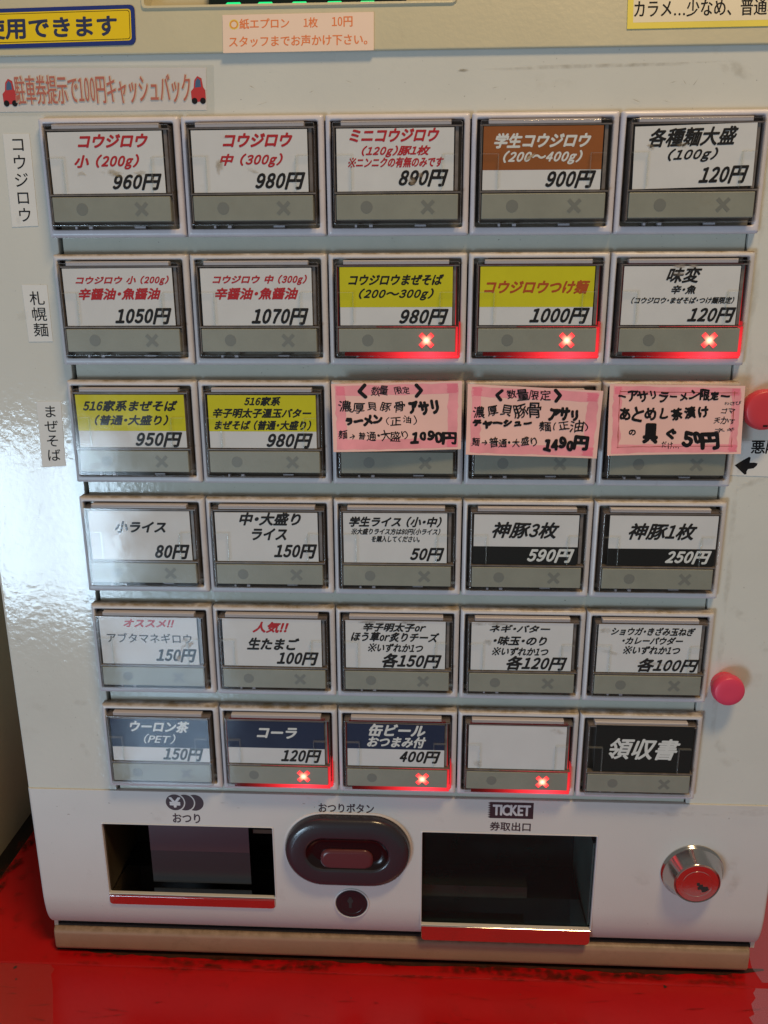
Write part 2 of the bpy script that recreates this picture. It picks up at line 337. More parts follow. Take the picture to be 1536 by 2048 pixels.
# card lettering: text, box on the card (x0, y0, x1, y1), ink, weight
CARDS = {
 (0, 0): [
   ('コウジロウ', 0.294, 0.117, 0.789, 0.205, 'r', 1),
   ('小 (200g)', 0.256, 0.246, 0.717, 0.346, 'r', 1),
   ('960円', 0.513, 0.375, 0.865, 0.481, 'k', 1),
 ],
 (0, 1): [
   ('コウジロウ', 0.303, 0.121, 0.786, 0.211, 'r', 1),
   ('中 (300g)', 0.276, 0.249, 0.716, 0.341, 'r', 1),
   ('980円', 0.516, 0.374, 0.867, 0.484, 'k', 1),
 ],
 (0, 2): [
   ('ミニコウジロウ', 0.173, 0.102, 0.785, 0.188, 'r', 1),
   ('(120g)豚1枚', 0.255, 0.208, 0.728, 0.285, 'r', 1),
   ('※ニンニクの有無のみです', 0.16, 0.285, 0.818, 0.346, 'r', 1),
   ('890円', 0.51, 0.364, 0.849, 0.473, 'k', 1),
 ],
 (0, 3): [
   ('#brown', 0.082, 0.109, 0.88, 0.372),
   ('学生コウジロウ', 0.153, 0.14, 0.802, 0.236, 'w', 1),
   ('(200～400g)', 0.216, 0.249, 0.751, 0.34, 'w', 1),
   ('900円', 0.509, 0.379, 0.847, 0.49, 'k', 1),
 ],
 (0, 4): [
   ('各種麺大盛', 0.187, 0.115, 0.772, 0.235, 'k', 2),
   ('(100g)', 0.317, 0.244, 0.651, 0.335, 'k', 1),
   ('120円', 0.532, 0.364, 0.861, 0.475, 'k', 1),
 ],
 (1, 0): [
   ('コウジロウ 小 (200g)', 0.178, 0.149, 0.865, 0.219, 'r', 1),
   ('辛醤油・魚醤油', 0.192, 0.234, 0.798, 0.318, 'r', 2),
   ('1050円', 0.445, 0.378, 0.865, 0.492, 'k', 1),
 ],
 (1, 1): [
   ('コウジロウ 中 (300g)', 0.175, 0.146, 0.859, 0.22, 'r', 1),
   ('辛醤油・魚醤油', 0.189, 0.234, 0.794, 0.319, 'r', 2),
   ('1070円', 0.446, 0.38, 0.862, 0.496, 'k', 1),
 ],
 (1, 2): [
   ('#yellow', 0.091, 0.104, 0.891, 0.373),
   ('コウジロウまぜそば', 0.15, 0.146, 0.83, 0.223, 'k', 2),
   ('(200～300g)', 0.224, 0.242, 0.761, 0.328, 'k', 1),
   ('980円', 0.513, 0.387, 0.866, 0.496, 'k', 1),
 ],
 (1, 3): [
   ('#yellow', 0.085, 0.107, 0.882, 0.374),
   ('コウジロウつけ麺', 0.113, 0.19, 0.854, 0.285, 'o', 2),
   ('1000円', 0.44, 0.38, 0.862, 0.49, 'k', 1),
 ],
 (1, 4): [
   ('味変', 0.376, 0.105, 0.62, 0.214, 'k', 2),
   ('辛・魚', 0.417, 0.231, 0.59, 0.285, 'k', 1),
   ('(コウジロウ・まぜそば・つけ麺限定)', 0.146, 0.31, 0.862, 0.352, 'k', 1),
   ('120円', 0.546, 0.38, 0.88, 0.485, 'k', 1),
 ],
 (2, 0): [
   ('#yellow', 0.087, 0.105, 0.909, 0.373),
   ('516家系まぜそば', 0.137, 0.14, 0.861, 0.226, 'k', 2),
   ('(普通・大盛り)', 0.217, 0.25, 0.783, 0.332, 'k', 1),
   ('950円', 0.516, 0.383, 0.878, 0.496, 'k', 1),
 ],
 (2, 1): [
   ('#yellow', 0.088, 0.102, 0.895, 0.373),
   ('516家系', 0.36, 0.11, 0.638, 0.182, 'k', 1),
   ('辛子明太子温玉バター', 0.12, 0.202, 0.863, 0.268, 'k', 1),
   ('まぜそば (普通・大盛り)', 0.126, 0.292, 0.86, 0.36, 'k', 1),
   ('980円', 0.516, 0.387, 0.868, 0.499, 'k', 1),
 ],
 (2, 2): [
 ],
 (2, 3): [
 ],
 (2, 4): [
 ],
 (3, 0): [
   ('小ライス', 0.291, 0.18, 0.701, 0.278, 'k', 1),
   ('80円', 0.594, 0.372, 0.872, 0.491, 'k', 1),
 ],
 (3, 1): [
   ('中・大盛り', 0.276, 0.099, 0.758, 0.205, 'k', 2),
   ('ライス', 0.37, 0.228, 0.647, 0.327, 'k', 1),
   ('150円', 0.536, 0.358, 0.876, 0.474, 'k', 1),
 ],
 (3, 2): [
   ('学生ライス (小・中)', 0.128, 0.124, 0.842, 0.211, 'k', 1),
   ('※大盛りライス方は80円(小ライス)', 0.143, 0.222, 0.834, 0.269, 'k', 1),
   ('を購入してください。', 0.299, 0.282, 0.675, 0.329, 'k', 1),
   ('50円', 0.599, 0.376, 0.864, 0.484, 'k', 1),
 ],
 (3, 3): [
   ('#black', 0.088, 0.357, 0.882, 0.504),
   ('神豚3枚', 0.227, 0.159, 0.737, 0.29, 'k', 2),
   ('590円', 0.502, 0.373, 0.859, 0.484, 'w', 1),
 ],
 (3, 4): [
   ('#black', 0.114, 0.363, 0.921, 0.505),
   ('神豚1枚', 0.26, 0.159, 0.771, 0.292, 'k', 2),
   ('250円', 0.551, 0.378, 0.895, 0.484, 'w', 1),
 ],
 (4, 0): [
   ('オススメ!!', 0.283, 0.071, 0.706, 0.152, 'r', 1),
   ('アブタマネギロウ', 0.137, 0.222, 0.839, 0.314, 'k', 0),
   ('150円', 0.53, 0.36, 0.869, 0.478, 'k', 1),
 ],
 (4, 1): [
   ('人気!!', 0.335, 0.109, 0.631, 0.206, 'r', 1),
   ('生たまご', 0.283, 0.248, 0.712, 0.355, 'k', 1),
   ('100円', 0.522, 0.371, 0.865, 0.486, 'k', 1),
 ],
 (4, 2): [
   ('辛子明太子or', 0.227, 0.079, 0.731, 0.165, 'k', 1),
   ('ほう草or炙りチーズ', 0.127, 0.182, 0.836, 0.269, 'k', 1),
   ('※いずれか1つ', 0.263, 0.285, 0.708, 0.354, 'k', 1),
   ('各150円', 0.379, 0.367, 0.857, 0.494, 'k', 2),
 ],
 (4, 3): [
   ('ネギ・バター', 0.231, 0.086, 0.711, 0.161, 'k', 1),
   ('・味玉・のり', 0.266, 0.199, 0.689, 0.283, 'k', 1),
   ('※いずれか1つ', 0.255, 0.301, 0.705, 0.367, 'k', 1),
   ('各120円', 0.375, 0.372, 0.856, 0.496, 'k', 2),
 ],
 (4, 4): [
   ('ショウガ・きざみ玉ねぎ', 0.185, 0.107, 0.84, 0.18, 'k', 1),
   ('・カレーパウダー', 0.277, 0.193, 0.752, 0.254, 'k', 1),
   ('※いずれか1つ', 0.288, 0.272, 0.736, 0.337, 'k', 1),
   ('各100円', 0.413, 0.373, 0.894, 0.493, 'k', 2),
 ],
 (5, 0): [
   ('#navy', 0.09, 0.062, 0.916, 0.368),
   ('ウーロン茶', 0.253, 0.117, 0.762, 0.226, 'w', 1),
   ('(PET)', 0.361, 0.237, 0.639, 0.336, 'w', 0),
   ('150円', 0.516, 0.37, 0.865, 0.493, 'k', 1),
 ],
 (5, 1): [
   ('#navy', 0.078, 0.068, 0.892, 0.351),
   ('コーラ', 0.326, 0.157, 0.666, 0.259, 'w', 1),
   ('120円', 0.522, 0.362, 0.867, 0.484, 'k', 1),
 ],
 (5, 2): [
   ('#navy', 0.085, 0.05, 0.891, 0.338),
   ('缶ビール', 0.264, 0.072, 0.732, 0.197, 'w', 1),
   ('おつまみ付', 0.249, 0.218, 0.739, 0.322, 'w', 1),
   ('400円', 0.52, 0.351, 0.861, 0.465, 'k', 1),
 ],
 (5, 3): [
 ],
 (5, 4): [
   ('#black', 0.127, 0.06, 0.914, 0.514),
   ('領収書', 0.242, 0.189, 0.814, 0.385, 'w', 2),
 ],
}
PINK_A = [
   ('〈', 2.211, 1.814, 2.285, 1.923, 4) ,
   ('数量', 2.301, 1.819, 2.443, 1.915, 0) ,
   ('限定', 2.468, 1.828, 2.602, 1.901, 0) ,
   ('〉', 2.626, 1.813, 2.689, 1.917, 4) ,
   ('濃厚貝豚骨', 2.061, 1.929, 2.566, 2.039, 0) ,
   ('アサリ', 2.58, 1.928, 2.807, 2.046, 4) ,
   ('ラーメン', 2.12, 2.037, 2.396, 2.128, 4) ,
   ('(正油)', 2.412, 2.038, 2.654, 2.129, 0) ,
   ('麺→普通・大盛り', 2.06, 2.144, 2.589, 2.246, 0) ,
   ('1090円', 2.595, 2.154, 2.942, 2.266, 3) ,
]
PINK_B = [
   ('〈', 3.21, 1.852, 3.274, 1.942, 4) ,
   ('数量限定', 3.285, 1.844, 3.62, 1.946, 0) ,
   ('〉', 3.63, 1.849, 3.693, 1.951, 4) ,
   ('濃厚貝豚骨', 3.045, 1.942, 3.556, 2.074, 0) ,
   ('アサリ', 3.598, 1.981, 3.819, 2.087, 4) ,
   ('チャーシュー', 3.049, 2.069, 3.488, 2.144, 4) ,
   ('麺(正油)', 3.53, 2.069, 3.901, 2.176, 0) ,
   ('麺→普通・大盛り', 3.039, 2.19, 3.535, 2.286, 0) ,
   ('1490円', 3.571, 2.187, 3.909, 2.314, 3) ,
]
PINK_C = [
   ('ーアサリラーメン限定ー', 4.089, 1.842, 4.89, 1.952, 2) ,
   ('あとめし茶漬け', 4.109, 1.968, 4.748, 2.095, 2) ,
   ('の', 4.181, 2.138, 4.244, 2.192, 2) ,
   ('具', 4.289, 2.098, 4.401, 2.25, 3) ,
   ('ぐ', 4.456, 2.134, 4.535, 2.219, 3) ,
   ('だけ…', 4.424, 2.223, 4.565, 2.295, 0) ,
   ('50円', 4.574, 2.152, 4.848, 2.291, 3) ,
   ('わさび', 4.844, 1.925, 4.977, 1.972, 0) ,
   ('ゴマ', 4.825, 1.98, 4.941, 2.033, 0) ,
   ('天かす', 4.781, 2.04, 4.945, 2.109, 0) ,
   ('ネギ', 4.793, 2.119, 4.948, 2.173, 0) ,
]
LOWER = [
   ('おつり', 0.539, 5.566, 0.778, 5.663, 2) ,
   ('おつりボタン', 1.82, 5.425, 2.299, 5.52, 2) ,
   ('券取出口', 3.296, 5.569, 3.641, 5.659, 2) ,
   ('TICKET', 3.316, 5.395, 3.63, 5.504, 3) ,
   ('tickbox', 3.27, 5.371, 3.659, 5.534, 0) ,
   ('coins', 0.489, 5.375, 0.823, 5.536, 0) ,
   ('yen', 0.52, 5.417, 0.621, 5.503, 0) ,
]
# ---------------------------------------------------------------- the surroundings
def struct(o): o['kind'] = 'structure'; return o
def worldbox(name, x0, x1, y0, y1, d0, d1, mname, parent=None, r=0.0):
    mb = MB()
    mb.box(x0, x1, y0, y1, d0, d1, mname); o = mb.build(name, parent)
    if r:
        bm = bmesh.new(); bm.from_mesh(o.data); bmesh.ops.bevel(bm, geom=bm.edges, offset=r * U, segments=3, affect='EDGES', profile=0.5); bm.to_mesh(o.data); bm.free()
    return o
table = empty('table', (2.5, H, 0), 'red painted table top that the white ticket machine stands on', 'table')
worldbox('rear_board', -1.76, 14, H, H + 0.35, -0.028, 14, 'red_table', table, 0.02)
fb = worldbox('front_board', -4.5, 14, H - 0.010, H + 0.35, -2.0, -0.036, 'red_table', table, 0.012)
struct(worldbox('wall_left', -2.6, -2.09, -4, 12, 0.9, 16, 'wall_beige', None, 0.03))
struct(worldbox('dark_floor', -2.09, -1.70, H + 0.22, H + 0.30, 0.02, 14, 'dark_gap'))
# dirt plus painted contact shade round the machine's foot, dirt on the table joint
gm = MB(); rnd = random.Random(3)
def blob(mb, cx, cd, rx, rd, y, mname, n=14):
    pts = [(cx + rx * math.cos(2 * math.pi * i / n) * rnd.uniform(.6, 1.15), y, cd + rd * math.sin(2 * math.pi * i / n) * rnd.uniform(.5, 1.2)) for i in range(n)]
    mb.add(pts, [tuple(range(n))], mname)
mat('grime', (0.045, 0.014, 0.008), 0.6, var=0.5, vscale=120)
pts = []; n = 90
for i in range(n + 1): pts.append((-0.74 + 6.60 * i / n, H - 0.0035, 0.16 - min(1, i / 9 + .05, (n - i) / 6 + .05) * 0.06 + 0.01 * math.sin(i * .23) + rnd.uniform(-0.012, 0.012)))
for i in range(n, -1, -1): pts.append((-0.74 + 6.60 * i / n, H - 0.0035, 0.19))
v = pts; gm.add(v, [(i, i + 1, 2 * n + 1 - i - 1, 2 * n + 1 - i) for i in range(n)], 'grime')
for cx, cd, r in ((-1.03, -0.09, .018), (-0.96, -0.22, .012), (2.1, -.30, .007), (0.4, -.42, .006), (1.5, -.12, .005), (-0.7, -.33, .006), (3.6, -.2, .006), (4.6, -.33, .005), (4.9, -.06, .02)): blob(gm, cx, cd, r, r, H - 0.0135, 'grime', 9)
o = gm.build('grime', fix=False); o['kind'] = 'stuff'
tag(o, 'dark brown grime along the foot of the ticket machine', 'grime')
for o2, pts, lab in (('tape_strip', [(-4.0, 0.0), (-0.70, 0.0), (-0.715, -0.04), (-0.655, -0.10), (-0.662, -0.16), (-0.585, -0.30), (-0.52, -0.45), (-0.40, -0.72), (-0.2, -1.4), (-4.0, -1.4)], 'dull clear tape stuck over the red table at the front left'),
                     ('tape_strip', [(5.70, 0.0), (8.5, 0.0), (8.5, -1.4), (5.36, -1.4), (5.50, -0.46), (5.545, -0.44), (5.53, -0.36), (5.585, -0.33), (5.60, -0.22), (5.66, -0.16), (5.66, -0.10), (5.69, -0.07)], 'shiny clear tape on the red table at the front right')):
    mb = MB(); q = [(x, H - 0.0185, min(d, -0.050)) for x, d in pts]; k = len(q)
    mb.add(q, [tuple(range(k - 1, -1, -1))], 'tape_clear' if pts[0][0] < 0 else 'tape_shiny'); tag(mb.build(o2, fix=False), lab, 'tape', 'clear tape strips on the table')
mb = MB(); q = [(x, H - 0.005, d) for x, d in ((5.79, 0.03), (5.76, 0.20), (5.80, 0.42), (5.78, 1.3), (5.82, 2.6), (9, 2.6), (9, 0.03))]
mb.add(q, [tuple(range(len(q)))], 'tape_shiny'); tag(mb.build('tape_strip', fix=False), 'shiny clear tape on the red table right beside the machine plinth', 'tape', 'clear tape strips on the table')
# ---------------------------------------------------------------- the ticket machine
mc = empty('ticket_machine', (2.5, H, 1), 'white meal ticket vending machine with thirty price buttons, change tray and ticket tray', 'ticket machine')
# cabinet shell (open to the front, closed behind the buttons)
mb = MB()
mb.box(-0.735, -0.70, -1.6, 6.95, 0.16, 7.5, 'door_paint'); mb.box(5.70, 5.735, -1.6, 6.95, 0.16, 7.5, 'door_paint')
mb.box(-0.70, 5.70, -1.6, -1.57, 0.16, 7.5, 'door_paint'); mb.box(-0.70, 5.70, -1.57, 6.95, 7.45, 7.5, 'door_paint')
mb.box(-0.70, 5.70, 6.92, 6.95, 0.16, 7.45, 'cabinet_dark'); mb.box(-0.69, 5.69, -0.36, 5.45, 0.28, 0.30, 'cabinet_dark')
mb.build('cabinet', mc)
mb = MB(); D = 0.07
outer = lambda k, d: rr(-0.765 + k, 5.765 - k, -0.42, 5.47, 0.012, d, 3)
inner = lambda k, d: rr(0.035 - k, 4.952 + k, 0.03, 5.40, 0.006, d, 3)
mb.loft([outer(0, 0.17), outer(0, D + 0.03), outer(0.009, D + 0.009), outer(0.03, D), inner(0.004, D), inner(0, D + 0.004), inner(0, 0.17)], 'door_paint')
mb.build('door_panel', mc, smooth=40)
for r in range(5):
    mb = MB(); rbox(mb, 0.062, 4.94, r * P + 0.70, (r + 1) * P + 0.08, 0.085, 0.15, 0.004, 'strip_paint', 1); mb.build('spacer_strip', mc)
mb = MB(); rbox(mb, 0.062, 4.94, 5 * P + 0.70, 5.42, 0.085, 0.15, 0.004, 'strip_paint', 1); mb.build('spacer_strip', mc)
# buttons: a frame, its dark housing, card, frosted strip with its two marks, clear cap
mb = MB()
L = [rr(0.006, 0.994, 0.0, 0.79, 0.012, 0.10)]
for i in range(5):
    a = math.radians(90 * i / 4); k = 0.026 * (1 - math.cos(a)); L.append(rr(0.006 + k, 0.994 - k, k, 0.79 - k, 0.014, 0.026 * (1 - math.sin(a))))
OP = lambda k, d: rr(0.040 - k, 0.952 + k, 0.040 - k, 0.736 + k, 0.012 + k, d)
L += [OP(0.010, 0.0), OP(0.004, 0.0025), OP(0.0, 0.009), OP(0.0, 0.045)]
mb.loft(L, 'bezel_plastic'); bez = mb.build('selection_button', mc, smooth=50)
mb = MB(); mb.loft([OP(0.0, 0.0455), OP(0.0, 0.11)], 'housing', False, True)
mb.box(0.30, 0.325, 0.715, 0.732, 0.0, 0.05, 'housing_tab'); mb.box(0.62, 0.70, 0.718, 0.733, 0.03, 0.08, 'housing_tab'); mb.box(0.20, 0.215, 0.716, 0.733, 0.0, 0.06, 'housing_tab')
hou = mb.build('housing', bez)
mb = MB(); rbox(mb, 0.115, 0.865, 0.050, 0.082, -0.035, 0.03, 0.004, 'housing_tab', 1); tab = mb.build('cap_tab', bez)
mb = MB(); rbox(mb, 0.078, 0.918, 0.522, 0.688, -0.062, 0.03, 0.006, 'strip_grey', 2); stp = mb.build('status_strip', bez, smooth=50)
mb = MB(); mb.loft([circ(0.288, 0.604, 0.042, -0.0617, 28), circ(0.288, 0.604, 0.041, -0.0632, 28)], 'mark_grey', False, True); mkc = mb.build('round_mark', bez)
def cross(cx, cy, r, w):
    pts = []
    for a in (45, 135, 225, 315):
        t = math.radians(a); c, s = math.cos(t), math.sin(t); n = (-s, c)
        pts += [(cx + c * r + s * w, cy + s * r - c * w), (cx + c * r - s * w, cy + s * r + c * w)]
        t2 = t + math.radians(45); pts.append((cx + math.cos(t2) * w * 1.414, cy + math.sin(t2) * w * 1.414))
    return pts
mb = MB(); mb.poly(cross(0.71, 0.605, 0.056, 0.0125), -0.0635, -0.0617, 'mark_grey'); mkx = mb.build('cross_mark', bez)
mb = MB(); mb.poly(cross(0.71, 0.605, 0.061, 0.0165), -0.068, -0.0617, 'lamp_cross'); mkl = mb.build('lit_cross_mark', bez)
mb = MB(); mb.box(0.12, 0.935, 0.6935, 0.7155, -0.066, 0.0, 'lamp_guide'); mb.box(0.9215, 0.9345, 0.51, 0.692, -0.066, 0.0, 'lamp_guide'); mb.box(0.35, 0.93, 0.5075, 0.5125, -0.060, -0.02, 'lamp_guide')
mb.poly([(0.20, 0.7325), (0.45, 0.7245), (0.72, 0.7195), (0.88, 0.7200), (0.948, 0.7220), (0.948, 0.7355), (0.20, 0.7355)], -0.012, 0.05, 'lamp_guide'); mb.box(0.0735, 0.0755, 0.10, 0.69, -0.056, 0.0, 'lamp_guide'); mb.box(0.916, 0.9195, 0.10, 0.50, -0.032, 0.0, 'lamp_guide'); mb.box(0.10, 0.90, 0.0835, 0.0855, -0.046, 0.0, 'lamp_guide'); mb.box(0.9455, 0.950, 0.48, 0.725, 0.0, 0.06, 'lamp_guide')  # thin edge bars add the red lamp spill on the frames as emission
gl = mb.build('light_guide', bez)
mb = MB()   # dark ribs of the cap behind the clear front
mb.box(0.066, 0.934, 0.506, 0.5155, -0.060, 0.0, 'housing'); mb.box(0.0675, 0.0725, 0.09, 0.70, -0.055, 0.03, 'housing')
mb.box(0.893, 0.915, 0.088, 0.5, -0.030, 0.03, 'housing'); mb.box(0.066, 0.934, 0.084, 0.093, -0.045, 0.03, 'housing')
rib = mb.build('cap_rib', bez)
mb = MB()
CP = lambda k, d: rr(0.060 + k, 0.938 - k, 0.062 + k, 0.718 - k, 0.012, d)
mb.loft([CP(0, 0.05), CP(0, -0.066)], 'cap_side', True); mb.loft([CP(0, -0.066), CP(0.003, -0.073), CP(0.010, -0.0765)], 'cap_clear'); mb.add(list(CP(0.010, -0.0765)), [tuple(range(20))], 'cap_clear')
mb.box(0.182, 0.187, 0.268, 0.495, -0.0735, -0.050, 'rib_clear'); mb.box(0.075, 0.180, 0.268, 0.2725, -0.0735, -0.050, 'rib_clear')
mb.box(0.801, 0.806, 0.268, 0.495, -0.0735, -0.050, 'rib_clear'); mb.box(0.808, 0.90, 0.268, 0.2725, -0.0735, -0.050, 'rib_clear')
for xr in (0.1845, 0.8035, 0.9365):
    q = [(xr + 0.0055 * math.cos(a), y, -0.0700 - 0.0055 * math.sin(a)) for y in (0.27, 0.49) for a in [math.pi * i / 6 for i in range(7)]]
    mb.add(q, [(i, i + 1, i + 8, i + 7) for i in range(6)], 'cap_clear')
cap = mb.build('clear_cap', bez, smooth=35)
proto = [hou, tab, stp, mkc, mkx, mkl, gl, rib, cap]
INK = {'k': 'ink_k', 'r': 'ink_r', 'w': 'ink_w', 'o': 'ink_o'}
BAND = {'#yellow': 'paper_yellow', '#brown': 'paper_brown', '#navy': 'paper_navy', '#black': 'paper_black'}
LIT = {(1, 2), (1, 3), (1, 4), (5, 1), (5, 2), (5, 3)}
NOTE = {(0, 3): 'brown and white card', (1, 2): 'yellow and white card', (1, 3): 'yellow and white card', (2, 0): 'yellow and white card', (2, 1): 'yellow and white card', (3, 3): 'white card with black price band', (3, 4): 'white card with black price band', (5, 0): 'navy and white card', (5, 1): 'navy and white card', (5, 2): 'navy and white card', (5, 3): 'blank white card', (5, 4): 'all black card'}
rnd = random.Random(11)
for r in range(6):
    for k in range(5):
        lit = (r, k) in LIT; at = W(k, r * P, 0)
        if (r, k) == (0, 0): b = bez
        else: b = bez.copy(); COL.objects.link(b)
        b.location = at - ORG[mc.name]; ORG[b.name] = at
        if r == 0:
            if k == 0: b.data = b.data.copy(); b.data.materials[0] = MATS['bezel_clean']; clean = b.data; dusty = clean.copy(); dusty.materials[0] = MATS['bezel_plastic']
            b.data = clean
        else: b.data = dusty
        for c in proto:
            if c in (mkl, gl) and not lit or c is mkx and lit: continue
            q = c.copy(); COL.objects.link(q); q.parent = b; q.location = (0, 0, 0)
        lines = CARDS[(r, k)]
        mb = MB()
        jx, jy = rnd.uniform(-.004, .004), rnd.uniform(-.003, .003)
        x0, x1, y0, y1 = 0.088 + jx, 0.886 + jx, 0.100 + jy, 0.500
        band = [l for l in lines if l[0][0] == '#']
        if band: x0, x1 = band[0][1], band[0][3]
        if (r, k) in ((4, 1), (4, 2), (4, 3), (4, 4), (4, 0)): y0 = 0.086
        whole = (r, k) == (5, 4)
        if whole: y0, y1 = 0.072, 0.512
        rot = 0.022 if (r, k) == (0, 4) else rnd.uniform(-.004, .004)
        if (r, k) == (0, 4): x0, x1, y0, y1 = 0.093, 0.892, 0.101, 0.493
        mb.poly([(x0, y0), (x1, y0), (x1, y1), (x0, y1)], -0.046, -0.041, 'paper')
        for l in band:
            top = max(l[2], y0)
            if top < 0.2: top = y0
            bot = l[4] if l[4] < 0.45 else y1
            if whole: top, bot = y0, y1
            mb.poly([(x0 - .0005, top), (x1 + .0005, top), (x1 + .0005, bot), (x0 - .0005, bot)], -0.0467, -0.0455, BAND[l[0]])
        for l in lines:
            if l[0][0] == '#': continue
            small = (l[4] - l[2]) < 0.07
            w = (0.042 if small else 0.044) if l[6] == 1 else 0.042 if l[6] == 2 else 0.012
            if (r, k) == (5, 4): w = 0.028
            if l[0] in ('味変', '各種麺大盛', '神豚3枚', '神豚1枚'): w = 0.034
            if l[2] < 0.104: l = (l[0], l[1], 0.102, l[3], l[4] + 0.7 * (0.102 - l[2]), l[5], l[6])
            ey = -0.001 if small else 0.004
            write(mb, l[0], l[1] + .004, l[2] + ey, l[3] - .004, l[4] - ey, INK[l[5]], -0.0472, w, shear=0.0 if l[0] == 'アブタマネギロウ' else 0.30)
        # worn spots on the print
        cx, cy = (x0 + x1) / 2, (y0 + y1) / 2
        mb.v = [(cx + (x - cx) * math.cos(rot) + (y - cy) * math.sin(rot), cy - (x - cx) * math.sin(rot) + (y - cy) * math.cos(rot), d) for x, y, d in mb.v] if rot else mb.v
        if lines or (r, k) == (5, 3):
            cd = mb.build('price_card', b, fix=False); cd.location = (0, 0, 0)
            if (r, k) in NOTE: cd['label'] = NOTE[(r, k)]
        txt = ' '.join(l[0] for l in lines if l[0][0] != '#')
        if (r, k) == (5, 3): lab = 'selection button with a blank white card, sold out cross glowing red'
        elif not lines: lab = 'selection button half hidden under a pink handwritten card'
        else: lab = 'selection button for ' + txt + (', sold out cross glowing red' if lit else '')
        b['label'] = lab
for c in proto: bpy.data.objects.remove(c)
SHIFT[0] = 0.056
# ---- lower panel with its rounded foot and the two tray openings
prof = [(5.352, 0.030), (5.352, 0.004), (5.356, 0.0)] + [(y, 0.0) for y in (5.688, 6.20, 6.433)] + [(6.50, 0.0015), (6.56, 0.006), (6.62, 0.014), (6.667, 0.022), (6.72, 0.036), (6.77, 0.056), (6.82, 0.086), (6.855, 0.125), (6.87, 0.165), (6.872, 0.25)]
xs = [(-0.728, 0.10), (-0.728, 0.022), (-0.724, 0.010), (-0.714, 0.003), (-0.70, 0.0), (-0.104, 0), (1.412, 0), (2.711, 0), (4.217, 0), (5.69, 0.0), (5.704, 0.003), (5.714, 0.010), (5.718, 0.022), (5.718, 0.10)]
mb = MB(); vs = [(x, y, d + e) for (y, d) in prof for (x, e) in xs]; nx = len(xs); fs = []
for j in range(len(prof) - 1):
    for i in range(nx - 1):
        ym = (prof[j][0] + prof[j + 1][0]) / 2; xm = (xs[i][0] + xs[i + 1][0]) / 2
        if -0.104 < xm < 1.412 and 5.688 < ym < 6.433: continue
        if 2.711 < xm < 4.217 and 5.688 < ym < 6.667: continue
        fs.append((j * nx + i, j * nx + i + 1, (j + 1) * nx + i + 1, (j + 1) * nx + i))
mb.add(vs, fs, 'lower_plastic'); lp = mb.build('lower_panel', mc, smooth=50)
mb = MB(); mb.box(-0.7275, -0.705, 5.47, 6.80, 0.10, 0.17, 'lower_plastic'); mb.build('panel_edge', mc)
mb = MB(); mb.box(5.70, 5.7175, 5.47, 6.80, 0.10, 0.17, 'lower_plastic'); mb.build('panel_edge', mc)
def tray(name, x0, x1, y0, y1, depth, inner_m, label):
    mb = MB(); A = lambda k, d: rr(x0 - k, x1 + k, y0 - k, y1 + k, 0.012, d, 4)
    mb.loft([A(0.006, 0.002), A(0.006, -0.004), A(0.001, -0.006), A(-0.004, -0.002), A(-0.004, 0.03)], 'white_rim')
    o = mb.build(name, mc, smooth=40); o['label'] = label
    mb = MB(); B = lambda d: rr(x0 + .004, x1 - .004, y0 + .004, y1 + 0.02, 0.004, d, 2)
    mb.loft([B(0.03), B(depth)], inner_m, False, True, 'tray_dark'); mb.build('tray_box', o)
    return o
t1 = tray('change_tray', -0.104, 1.412, 5.688, 6.425, 0.75, 'tray_dark', 'change tray with a narrow chrome lip')
t2 = tray('ticket_tray', 2.711, 4.217, 5.688, 6.665, 0.85, 'tray_dark', 'ticket tray with a deep chrome lip')
def lip(x0, x1, y0, y1, r, parent, round_top):
    n = 6; pts = [(x0, y0)]; pts += [(x1, y0)]
    pts += [(x1 - r + r * math.cos(math.radians(a)), y1 - r + r * math.sin(math.radians(a))) for a in range(0, 91, 15)]
    pts += [(x0 + r - r * math.sin(math.radians(a)), y1 - r + r * math.cos(math.radians(a))) for a in range(0, 91, 15)]
    mb = MB(); nn = len(pts)
    v = []
    for k, d in ((0, 0.05), (0, -0.008), (0.004, -0.013)):
        for (x, y) in pts:
            cx = (x0 + x1) / 2; cy = (y0 + y1) / 2
            v.append((x + (k if x < cx else -k), y + (k if y < cy else -k), d + (0.010 if False else 0)))
    mb.add(v, [(j * nn + i, j * nn + (i + 1) % nn, (j + 1) * nn + (i + 1) % nn, (j + 1) * nn + i) for j in range(2) for i in range(nn)] + [tuple(range(2 * nn, 3 * nn))], 'chrome')
    # rolled top edge running back into the tray
    R = 0.020 if round_top else 0.008; seg = 7; vv = []
    for x in (x0 + .004, x1 - .004):
        for i in range(seg + 1):
            a = math.radians(110 * i / seg); vv.append((x, y0 + R - R * math.sin(a), -0.0135 + R - R * math.cos(a)))
        vv.append((x, y0 + 0.02, 0.4))
    m_ = seg + 2
    mb.add(vv, [(i, i + 1, m_ + i + 1, m_ + i) for i in range(m_ - 1)], 'chrome')
    mb.build('tray_lip', parent, smooth=40)
lip(-0.104, 1.405, 6.425, 6.532, 0.03, t1, True)
lip(2.713, 4.214, 6.665, 6.822, 0.035, t2, False)
mb = MB(); mb.box(0.262, 1.165, 5.66, 6.06, 0.135, 0.145, 'flap'); mb.box(0.262, 1.165, 6.06, 6.40, 0.138, 0.145, 'flap_dark'); mb.build('tray_flap', t1)
mb = MB(); mb.box(1.19, 1.40, 5.86, 5.90, 0.2, 0.6, 'tray_brown'); mb.build('tray_rail', t1)
mb = MB(); mb.box(-0.098, -0.090, 5.70, 6.42, 0.03, 0.74, 'tray_brown'); mb.build('tray_wall', t1)
